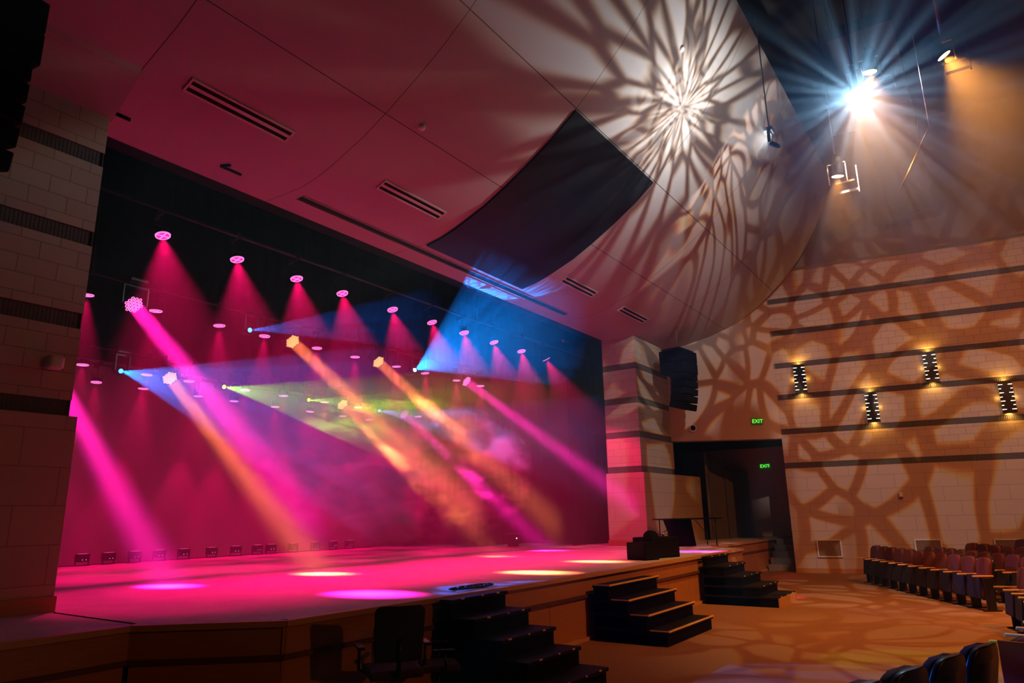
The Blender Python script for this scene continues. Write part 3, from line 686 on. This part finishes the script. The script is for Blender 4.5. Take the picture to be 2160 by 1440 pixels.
# ================================================================== THINGS ON STAGE
t = thing('stage_table', 'black folding table standing on stage behind the right pier corner', 'table', (19.65, 7.45, S), -0.75)
MB().box((0, 0, 0.735), (1.8, 0.7, 0.035), bevel=0.008).build('tabletop', M_black, t)
for sx in (-1, 1):
    for sy in (-1, 1): MB().tube((sx*0.72, sy*0.27, 0), (sx*0.72, sy*0.27, 0.72), 0.016).build('leg', M_steel_dark, t)
mb = MB(); mb.tube((-0.72, 0.27, 0.3), (-0.25, 0.0, 0.7), 0.01); mb.tube((0.72, 0.27, 0.3), (0.25, 0.0, 0.7), 0.01); mb.build('brace', M_steel_dark, t)
tag(MB().sheet([[(-0.5+0.1*k, 0.02*math.sin(k*2), 0.0) for k in range(8)], [(-0.75+0.12*k, 0.02*math.sin(k*2+1), 0.72) for k in range(8)]]).build('black_cloth', M_cloth, loc=(19.35, 7.3, S+0.005), rot=(0, 0, -0.75)), 'black cloth hanging down from the stage table', 'cloth')
t = thing('monitor_speaker', 'small black wedge monitor at the stage edge, lower one of two', 'loudspeaker', (13.65, 6.15, S), -0.35, 'black monitors on the stage edge')
MB().box((0, 0, 0.17), (0.42, 0.5, 0.34), bevel=0.02).build('cabinet', M_black, t); MB().box((0, -0.252, 0.17), (0.36, 0.01, 0.28)).build('grille', M_blackgloss, t)
t = thing('monitor_speaker', 'large black speaker cabinet at the stage edge beside the wedge', 'loudspeaker', (14.45, 6.2, S), -0.35, 'black monitors on the stage edge')
MB().box((0, 0, 0.21), (0.85, 0.55, 0.42), bevel=0.03).build('cabinet', M_black, t); MB().box((0, -0.278, 0.21), (0.76, 0.012, 0.34)).build('grille', M_blackgloss, t); MB().tube((0.43, -0.1, 0.3), (0.43, 0.1, 0.3), 0.015).build('handle', M_metal, t)
tag(MB().lathe([(0, 0.14), (0.09, 0.12), (0.15, 0.06), (0.16, 0)], 18).build('coiled_bundle', M_black, loc=(14.2, 6.2, S+0.421)), 'dark rounded bundle lying on the large speaker cabinet', 'bundle')
t = thing('microphone', 'small pale tipped handheld microphone lying on the large speaker cabinet', 'microphone', (14.75, 6.15, S+0.46), 0.3)
MB().lathe([(0, 0.035), (0.03, 0.02), (0.036, 0), (0.03, -0.02), (0.02, -0.035)], 14).build('grille', M_metal, t, rot=(0, -PI/2, 0)); MB().tube((0.03, 0, 0), (0.2, 0, 0), 0.018, r2=0.012).build('handle', M_metal, t)
t = thing('floor_box', 'small upright equipment box far back on stage by the right curtains', 'equipment', (17.6, 12.0, S), -0.3)
MB().box((0, 0, 0.2), (0.24, 0.24, 0.34), bevel=0.01).build('housing', M_black, t); MB().box((0, 0, 0.40), (0.26, 0.26, 0.02)).build('top_plate', mat('violet_metal', (0.3, 0.1, 0.2), 0.4, noise=0.05), t)
MB().box((0.03, -0.123, 0.27), (0.03, 0.006, 0.03)).build('indicator', mat('led_white', (0.5, 0.4, 0.8), 0.3, emit=(0.8, 0.6, 1.0), strength=4), t)
pts = [(7.4+0.30*math.cos(a*0.55)*(1-a*0.012)+0.011*a, 5.85+0.10*math.sin(a*0.55), S+0.014+0.012*abs(math.sin(a*0.31))) for a in range(48)]
tag(MB().path(pts, 0.012, 6).build('cable_coil', M_blackgloss), 'loose tangle of black cable at the stage edge above the near steps', 'cable')

# ================================================================== AUDITORIUM SEATS
def back_outline(w_, z0, z1, r):
    pts = [(-w_/2*0.92, z0), (w_/2*0.92, z0)]
    for k in range(7): a = k/6*PI/2; pts.append((w_/2-r+r*math.cos(a), z1-r+r*math.sin(a)))
    for k in range(7): a = PI/2+k/6*PI/2; pts.append((-w_/2+r+r*math.cos(a), z1-r+r*math.sin(a)))
    return pts
def pad(outline, y0, y1, lean, curve, name, m, parent, bev=0.02):
    bm = bmesh.new()
    A = [bm.verts.new((x, y0, z)) for x, z in outline]; B = [bm.verts.new((x, y1, z)) for x, z in outline]
    n = len(outline); f1 = bm.faces.new(list(reversed(A))); f2 = bm.faces.new(B)
    for i in range(n): bm.faces.new((A[i], A[(i+1) % n], B[(i+1) % n], B[i]))
    es = list(f1.edges)+list(f2.edges)
    r = bmesh.ops.bevel(bm, geom=es, offset=bev, segments=3, profile=0.6, affect='EDGES')
    bmesh.ops.triangulate(bm, faces=[f for f in bm.faces if len(f.verts) > 6])
    bmesh.ops.subdivide_edges(bm, edges=[e for e in bm.edges if e.calc_length() > 0.12], cuts=1, use_grid_fill=True)
    for v in bm.verts:
        v.co.y += -lean*(v.co.z-0.4) - curve*v.co.x**2*-1
    for f in bm.faces: f.smooth = len(f.verts) < 9
    bmesh.ops.recalc_face_normals(bm, faces=bm.faces[:])
    me = bpy.data.meshes.new(name); bm.to_mesh(me); bm.free(); me.materials.append(m)
    o = bpy.data.objects.new(name, me); COL.objects.link(o); o.parent = parent; return o
M_shell = mat('dark_seat_shell', (0.010, 0.008, 0.008), 0.35, spec=0.4, noise=0.2)
M_seatunder = mat('dark_seat_cloth', (0.012, 0.008, 0.007), 0.8, noise=0.2, nscale=40)
def make_seat():   # tip-up seat with the standard on its own left
    t = thing('theatre_seat', 'x', 'seat')
    pad(back_outline(0.44, 0.40, 0.925, 0.11), -0.03, 0.035, 0.18, 0.35, 'backrest', M_redfab, t)
    pad(back_outline(0.455, 0.36, 0.935, 0.12), -0.075, -0.032, 0.18, 0.35, 'back_shell', M_shell, t, 0.015)
    MB().box((0, 0.11, 0.43), (0.43, 0.11, 0.40), bevel=0.035, rot=Matrix.Rotation(0.12, 3, 'X')).build('seat', M_redfab, t)
    MB().box((0, 0.18, 0.42), (0.44, 0.04, 0.41), bevel=0.015, rot=Matrix.Rotation(0.12, 3, 'X')).build('seat_underside', M_seatunder, t)
    for s_ in (-1,):
        MB().box((s_*0.256, 0.06, 0.30), (0.045, 0.16, 0.56), bevel=0.012).build('leg', M_shell, t)
        MB().box((s_*0.256, 0.06, 0.012), (0.05, 0.32, 0.024), bevel=0.006).build('foot', M_shell, t)
        MB().box((s_*0.256, 0.13, 0.615), (0.052, 0.36, 0.03), bevel=0.012).build('armrest', M_arm, t)
    return t
seat0 = make_seat(); su = [False]
def seat(x, y, z, rz, label, group, end=False, endmat=None):
    if su[0]: o = copy_tree(seat0)
    else: o = seat0; su[0] = True
    o.location = (x, y, z); o.rotation_euler = (0, 0, rz); o['label'] = label; o['group'] = group
    if end:
        for ch in list(o.children):
            if ch.name.split('.')[0] in ('leg', 'foot', 'armrest'):
                c = ch.copy(); COL.objects.link(c); c.parent = o; c.location = (0.52, 0, 0)
    if endmat:
        MB().box((-0.285, 0.03, 0.36), (0.02, 0.42, 0.56), bevel=0.008).build('end_panel', endmat, o)
    return o
u = Vector((-0.878, -0.478, 0)); nb = Vector((0.478, -0.878, 0))
words = ordn + ['eleventh', 'twelfth', 'thirteenth', 'fourteenth']
rzf = math.atan2(-nb.y, -nb.x) - PI/2
for row, (s0, n, sp, dz, wname) in enumerate([(0.26, 11, 0.52, 0.0, 'front'), (1.10, 13, 0.52, 0.0, 'second'), (1.17, 13, 0.55, 0.07, 'third'), (1.6, 12, 0.55, 0.16, 'fourth')]):
    for i in range(n):
        s_ = s0 + sp*i; b = Vector((21.15, 3.22, 0)) + nb*(0.95*row+0.06) + u*s_ - nb*0.0
        b += (-nb)*(-0.006*(i-n/2)**2*0.3)
        seat(b.x, b.y, dz, rzf, 'red upholstered tip-up seat, %s from the wall end of the %s far row' % (words[i], wname), 'seats in the %s far row' % wname, end=(i == 0 or i == n-1))
if True:   # low plinths under the raised rows
    for row, dz in ((2, 0.07), (3, 0.16)):
        c = Vector((21.15, 3.22, 0)) + nb*(0.95*row+0.06) + u*4.6
        struct(MB().box((0, 0, dz/2), (8.0, 0.95, dz)).build('floor_riser', M_carpet, loc=(c.x, c.y, 0), rot=(0, 0, rzf)))
# centre block, front row (arc); mostly beyond the right edge
for i in range(11):
    x = 8.62 + 0.525*i; tt = (x-11.2)/2.8; y = -0.36 + 0.36*tt*tt; slope = 2*0.36*tt/2.8
    seat(x, y, 0, math.atan(slope), 'red seat of the centre block, %s along from the near aisle' % words[i], 'seats in the centre block front row', end=(i == 10), endmat=(mat('red_end_panel', (0.30, 0.035, 0.02), 0.5, noise=0.1) if i == 0 else None))
# near block seen from behind
fx, fy = 0.31, 0.95
for i in range(6):
    k = i - 3
    x, y = 5.48 + 0.525*k + fx*0.12, 0.44 - 0.170*k + fy*0.12
    seat(x, y, 0.015, math.atan2(-fx, fy), 'dark backed theatre seat seen from behind, %s from the near end of its row' % words[i], 'near seats seen from behind', end=(i == 4)) if i < 5 else None

# ================================================================== OFFICE CHAIRS BY THE STAGE
def office_chair(x, y, rz, label, mesh_back=True):
    t = thing('office_chair', label, 'chair', (x, y, 0), rz, 'swivel chairs in front of the stage')
    mb = MB()
    for k in range(5):
        a = k*2*PI/5+0.3; mb.box((0.15*math.cos(a), 0.15*math.sin(a), 0.09), (0.3, 0.045, 0.03), rz=a)
    mb.build('star_base', M_blackgloss, t)
    for k in range(5):
        a = k*2*PI/5+0.3; MB().tube((0.29*math.cos(a)-0.02*math.sin(a), 0.29*math.sin(a)+0.02*math.cos(a), 0.03), (0.29*math.cos(a)+0.02*math.sin(a), 0.29*math.sin(a)-0.02*math.cos(a), 0.03), 0.03, 12).build('caster', M_blackgloss, t)
    MB().tube((0, 0, 0.08), (0, 0, 0.44), 0.025).build('gas_lift', M_steel_dark, t)
    MB().box((0, 0.0, 0.48), (0.50, 0.48, 0.08), bevel=0.035).build('seat', M_seatfab, t)
    pad(back_outline(0.46, 0.60, 1.08, 0.06), -0.30, -0.265, 0.12, 0.5, 'backrest', M_meshfab if mesh_back else M_seatfab, t, 0.012)
    mb = MB(); mb.path([(0, -0.1, 0.45), (0, -0.27, 0.48), (0, -0.33, 0.62), (0, -0.36, 0.8)], 0.022); mb.build('back_support', M_blackgloss, t)
    for s_ in (-1, 1):
        mb = MB(); mb.path([(s_*0.22, 0.05, 0.46), (s_*0.31, 0.05, 0.50), (s_*0.31, 0.02, 0.68)], 0.016); mb.build('arm_post', M_blackgloss, t)
        MB().box((s_*0.31, 0.02, 0.70), (0.07, 0.27, 0.03), bevel=0.013).build('armrest', M_blackgloss, t)
    return t
M_seatfab = mat('dark_brown_fabric', (0.055, 0.022, 0.016), 0.85, noise=0.2, nscale=50)
M_meshfab = mat('black_mesh_fabric', (0.020, 0.016, 0.015), 0.7, noise=0.3, nscale=90)
office_chair(5.20, 4.93, -0.64, 'black mesh backed office chair in front of the stage, on the near side')
c2 = office_chair(5.92, 4.98, -2.3, 'smaller dark swivel chair with a brown seat beside the black step unit', False)
c2.scale = (0.82, 0.82, 0.82)
# ================================================================== FRONT OF HOUSE LIGHTS AND CATWALK
cwk = thing('catwalk', 'dark lighting catwalk high above the seats at the upper right', 'catwalk', (18.0, 0.9, 10.6))
MB().box((0, 0, 0), (10.0, 1.1, 0.25)).build('deck', M_dark, cwk)
for yy in (-0.5, 0.5):
    mb = MB(); mb.tube((-5, yy, 1.1), (5, yy, 1.1), 0.025); mb.tube((-5, yy, 0.6), (5, yy, 0.6), 0.02)
    for k in range(6): mb.tube((-5+2*k, yy, 0), (-5+2*k, yy, 1.1), 0.02)
    mb.build('railing', M_steel_dark, cwk)
M_foh = mat('foh_lens', (1, 0.5, 0.2), 0.3, emit=(1.0, 0.50, 0.14), strength=14)
def foh(loc, target, label, n=1, plate=True, power=P_WASH, top=14.1):
    t = thing('wash_light', label, 'stage light', loc, group='amber front of house lights')
    d = (Vector(target)-Vector(loc)).normalized(); q = d.to_track_quat('-Z', 'Y').to_euler()
    MB().lathe([(0, 0.42), (0.07, 0.42), (0.10, 0.36), (0.10, 0.06), (0.12, 0.0), (0.11, 0.004)], 18).build('barrel', M_black, t, rot=q)
    MB().lathe([(0, 0.0), (0.11, 0.0)], 18).build('lens', M_foh, t, rot=q)
    mb = MB(); mb.box((0, 0.16, 0.06), (0.03, 0.02, 0.42)); mb.box((0, -0.16, 0.06), (0.03, 0.02, 0.42)); mb.box((0, 0, 0.27), (0.03, 0.34, 0.02)); mb.build('yoke', M_metal, t)
    mb = MB(); mb.box((-0.02, -0.12, -0.16), (0.02, 0.34, 0.035)); mb.box((-0.02, -0.16, -0.36), (0.02, 0.36, 0.05)); mb.box((-0.02, -0.34, -0.15), (0.015, 0.02, 0.55)); mb.build('bracket_arms', M_metal, t)
    spot('wash_beam', Vector(loc)+d*0.03, target, power, (1.0, 0.36, 0.05), 80, 1.0, 0.05)
    MB().tube((0, 0, 0.27), (0, 0, top-loc[2]), 0.014, 6).build('drop_pipe', M_steel_dark, t)
    return t
foh((14.0, 1.712, 8.176), (15.0, 2.6, 0.5), 'amber front light with silver bracket, lowest of the three under the star burst')
foh((12.3, 0.78, 9.15), (13.5, 1.5, 0.5), 'amber front light just above and right of the star burst')
foh((13.0, -0.318, 9.42), (15.0, -5.0, 0.5), 'amber front light at the upper right beside the hazy orange beam', power=P_WASH*3)
mb = MB(); mb.tube((12.4, 0.62, 6.95), (13.6, 0.08, 8.5), 0.012); mb.tube((13.6, 0.08, 8.5), (13.6, 0.08, 14.09), 0.006); tag(mb.build('rigging_pipe', M_metal), 'thin slanted silver rigging pipe in the orange haze', 'pipe')
mb = MB(); mb.tube((13.0, -0.34, 9.72), (13.0, -0.33, 14.1), 0.03); tag(mb.build('hanging_pipe', mat('rust_pipe', (0.30, 0.13, 0.08), 0.5, noise=0.2)), 'brown upright hanging pipe at the top right edge', 'pipe')

spot('unseen_fill_wash', (12.5, -6.5, 10.5), (23.5, 0.5, 4.5), P_WASH*2.6, WARM, 60, 0.9, 0.15)  # added lamp out of view, without fixture, warming the side wall
spot('unseen_fill_wash', (5.0, -8.0, 4.0), (4.5, 6.2, 0.2), P_WASH*0.3, WARM, 50, 0.9, 0.15)  # added low fill out of view, brightening the left stage front
spot('unseen_fill_wash', (10.0, -6.0, 10.5), (14.0, 1.5, 0.0), P_WASH*3.0, WARM, 70, 0.9, 0.15)  # added lamp out of view, without fixture, warming the house floor
# --- the star: big moving head facing the camera, with a patterned wheel
STAR = (12.0, 1.0, 8.63)
t, d = mover(STAR, (0.0, 0.0, 1.85), None, 'blinding white moving head with a star burst of rays, upper right', 0.13, False, mat('star_lens', (1, 1, 1), 0.3, emit=(0.75, 0.9, 1.0), strength=200), 'star burst moving head')
MB().tube((0, 0, 0.45), (0, 0, 14.1-STAR[2]), 0.02, 8).build('drop_pipe', M_steel_dark, t)
sp = Vector(STAR) + d*0.08
def spokes(axis, k=8.0, lo=0.42, hi=0.62, floor=0.03):
    """a wheel of radial slits in the lamp: the light varies round its own axis"""
    e1 = axis.orthogonal().normalized(); e2 = axis.cross(e1).normalized()
    def build(d_):
        d_.use_nodes = True; t = d_.node_tree; t.nodes.clear(); N = t.nodes.new; L = t.links.new
        out = N('ShaderNodeOutputLight'); em = N('ShaderNodeEmission'); geo = N('ShaderNodeNewGeometry'); c = N('ShaderNodeCombineXYZ')
        for e, ax in ((e1, 'X'), (e2, 'Y')):
            dt = N('ShaderNodeVectorMath'); dt.operation = 'DOT_PRODUCT'; dt.inputs[1].default_value = e; L(geo.outputs['Incoming'], dt.inputs[0]); L(dt.outputs['Value'], c.inputs[ax])
        nm = N('ShaderNodeVectorMath'); nm.operation = 'NORMALIZE'; L(c.outputs[0], nm.inputs[0])
        n = N('ShaderNodeTexNoise'); n.inputs['Scale'].default_value = k; n.inputs['Detail'].default_value = 2.5; n.inputs['Roughness'].default_value = 0.65; L(nm.outputs[0], n.inputs['Vector'])
        m = N('ShaderNodeMapRange'); m.interpolation_type = 'SMOOTHSTEP'; m.inputs['From Min'].default_value = lo; m.inputs['From Max'].default_value = hi; m.inputs['To Min'].default_value = floor; m.inputs['To Max'].default_value = 1.0
        L(n.outputs['Fac'], m.inputs['Value']); L(m.outputs[0], em.inputs['Strength']); L(em.outputs[0], out.inputs[0])
    return build
spot('star_beam', sp, (0.0, 0.0, 1.85), P_STAR, (0.36, 0.68, 1.0), 60, 0.9, 0.04, nodes=spokes(d))
g0 = Vector(STAR) + d*0.12 + Vector((0, 0, -0.02))
GC = (0.92, 0.88, 1.0)
CG = (12.6, 2.59, 8.55)
t, d2 = mover(CG, (12.6, 4.2, 9.9), None, 'dark moving head close under the ceiling, throwing the streaked pattern', 0.075, False, M_lw, 'star burst moving head')
t.scale = (0.6, 0.6, 0.6)
MB().tube((0, 0, 0.45), (0, 0, (14.1-CG[2])/0.6), 0.02, 8).build('drop_pipe', M_steel_dark, t)
def streaks(axis, k=1.0, a=4.6, b=2.4, lo=0.04, hi=0.24, floor=0.12):
    """a wheel of long radial cells: narrow round the lamp's axis, drawn out away from it"""
    e1 = axis.orthogonal().normalized(); e2 = axis.cross(e1).normalized()
    def build(d_):
        d_.use_nodes = True; t_ = d_.node_tree; t_.nodes.clear(); N = t_.nodes.new; L = t_.links.new
        out = N('ShaderNodeOutputLight'); em = N('ShaderNodeEmission'); geo = N('ShaderNodeNewGeometry'); c = N('ShaderNodeCombineXYZ')
        for e, ax in ((e1, 'X'), (e2, 'Y')):
            dt = N('ShaderNodeVectorMath'); dt.operation = 'DOT_PRODUCT'; dt.inputs[1].default_value = e; L(geo.outputs['Incoming'], dt.inputs[0]); L(dt.outputs['Value'], c.inputs[ax])
        nm = N('ShaderNodeVectorMath'); nm.operation = 'NORMALIZE'; L(c.outputs[0], nm.inputs[0])
        ln = N('ShaderNodeVectorMath'); ln.operation = 'LENGTH'; L(c.outputs[0], ln.inputs[0])
        sn = N('ShaderNodeMath'); sn.operation = 'ARCSINE'; L(ln.outputs['Value'], sn.inputs[0])
        sc1 = N('ShaderNodeVectorMath'); sc1.operation = 'SCALE'; sc1.inputs['Scale'].default_value = a; L(nm.outputs[0], sc1.inputs[0])
        m1 = N('ShaderNodeMath'); m1.operation = 'MULTIPLY'; m1.inputs[1].default_value = b; L(sn.outputs[0], m1.inputs[0])
        cz = N('ShaderNodeCombineXYZ'); L(m1.outputs[0], cz.inputs['Z']); ad = N('ShaderNodeVectorMath'); ad.operation = 'ADD'; L(sc1.outputs[0], ad.inputs[0]); L(cz.outputs[0], ad.inputs[1])
        v = N('ShaderNodeTexVoronoi'); v.feature = 'DISTANCE_TO_EDGE'; v.inputs['Scale'].default_value = k; L(ad.outputs[0], v.inputs['Vector'])
        cb = N('ShaderNodeCombineColor')
        for i_, f in enumerate((-0.02, 0.0, 0.02)):
            m = N('ShaderNodeMapRange'); m.interpolation_type = 'SMOOTHSTEP'; m.inputs['From Min'].default_value = lo+f*0.5; m.inputs['From Max'].default_value = hi+f; m.inputs['To Min'].default_value = floor; m.inputs['To Max'].default_value = 1.0
            L(v.outputs['Distance'], m.inputs['Value']); L(m.outputs[0], cb.inputs[i_])
        L(cb.outputs[0], em.inputs['Color']); L(em.outputs[0], out.inputs[0])
    return build
spot('gobo_beam', Vector(CG) + d2*0.06, (12.6, 4.2, 9.9), P_GOBO*0.30, (0.80, 0.90, 1.0), 172, 0.25, 0.03, nodes=streaks(d2))
spot('gobo_beam', Vector(CG) + d2*0.07, (12.4, 4.25, 9.85), P_GOBO*0.11, (0.80, 0.90, 1.0), 84, 0.9, 0.03, nodes=gobo(7.0, 0.05, 0.18, 0.05, 0.35, 0.4, 0.03))
WG = (12.75, 1.062, 9.05)  # added head, hidden in the star's glare, for the side wall pattern
t, d3 = mover(WG, (24.0, 0.8, 6.6), None, 'unseen moving head added behind the blinding one to pattern the side wall', 0.09, False, M_lw, 'star burst moving head')
MB().tube((0, 0, 0.45), (0, 0, 14.1-WG[2]), 0.02, 8).build('drop_pipe', M_steel_dark, t)
spot('gobo_beam', Vector(WG) + d3*0.06, (24.0, 0.8, 6.6), P_GOBO*0.7, (1.0, 0.84, 0.84), 128, 0.12, 0.03, nodes=gobo(9.5, 0.10, 0.17, 0.04, 0.45, 2.3, 0.035))
spot('gobo_beam', g0, (11.5, 0.5, 0.0), P_GOBO*0.35, (1.0, 0.72, 0.40), 60, 0.6, 0.03, nodes=gobo(8.0, 0.06, 0.15, 0.05, 0.5, 5.3, 0.035))

# ================================================================== HAZE PLUMES AND SMOKE
def ball_density(den, power=2.0, noise=0.0, nscale=1.0, nlo=0.35, nhi=0.7):
    """thickest at the middle of the object (unit ball in its own coordinates), thinning to nothing at its skin"""
    def f(t, sc):
        N = t.nodes.new; L = t.links.new
        tc = N('ShaderNodeTexCoord'); ln = N('ShaderNodeVectorMath'); ln.operation = 'LENGTH'; L(tc.outputs['Object'], ln.inputs[0])
        m = N('ShaderNodeMapRange'); m.inputs['From Min'].default_value = 1.0; m.inputs['From Max'].default_value = 0.0; L(ln.outputs['Value'], m.inputs['Value'])
        p = N('ShaderNodeMath'); p.operation = 'POWER'; p.inputs[1].default_value = power; L(m.outputs[0], p.inputs[0])
        k = N('ShaderNodeMath'); k.operation = 'MULTIPLY'; k.inputs[1].default_value = den; L(p.outputs[0], k.inputs[0]); last = k
        if noise:
            n = N('ShaderNodeTexNoise'); n.inputs['Scale'].default_value = nscale; n.inputs['Detail'].default_value = 3; L(tc.outputs['Object'], n.inputs['Vector'])
            q = N('ShaderNodeMapRange'); q.interpolation_type = 'SMOOTHSTEP'; q.inputs['From Min'].default_value = nlo; q.inputs['From Max'].default_value = nhi; q.inputs['To Min'].default_value = 1-noise; q.inputs['To Max'].default_value = 1.0
            L(n.outputs['Fac'], q.inputs['Value']); k2_ = N('ShaderNodeMath'); k2_.operation = 'MULTIPLY'; L(last.outputs[0], k2_.inputs[0]); L(q.outputs[0], k2_.inputs[1]); last = k2_
        L(last.outputs[0], sc.inputs['Density'])
    return f
def cloud(name, loc, radii, m, label, cat):
    bm = bmesh.new(); bmesh.ops.create_icosphere(bm, subdivisions=3, radius=1.0); me = bpy.data.meshes.new(name); bm.to_mesh(me); bm.free(); me.materials.append(m)
    o = bpy.data.objects.new(name, me); COL.objects.link(o); o.location = loc; o.scale = radii
    return tag(o, label, cat, kind='stuff')
cloud('added_glow_haze', STAR, (2.9, 2.9, 2.9), volume_mat('added_glow_haze_vol', ball_density(0.075, 1.8)), 'extra haze added to widen the glow round the blinding white moving head', 'haze')  # thicker haze ball added to enlarge this lamp's glow
cloud('house_haze', (12.6, 0.2, 8.1), (4.6, 3.4, 3.6), volume_mat('house_haze_vol', ball_density(0.05, 1.6)), 'drifting haze round the front of house lights at the upper right', 'haze')
cloud('smoke_cloud', (13.5, 12.3, 2.98), (4.3, 2.7, 2.0), volume_mat('smoke_vol', ball_density(4.0, 0.8, 1.0, 2.7, 0.52, 0.62)), 'billowing pink and orange lit smoke over the right half of the stage', 'smoke')
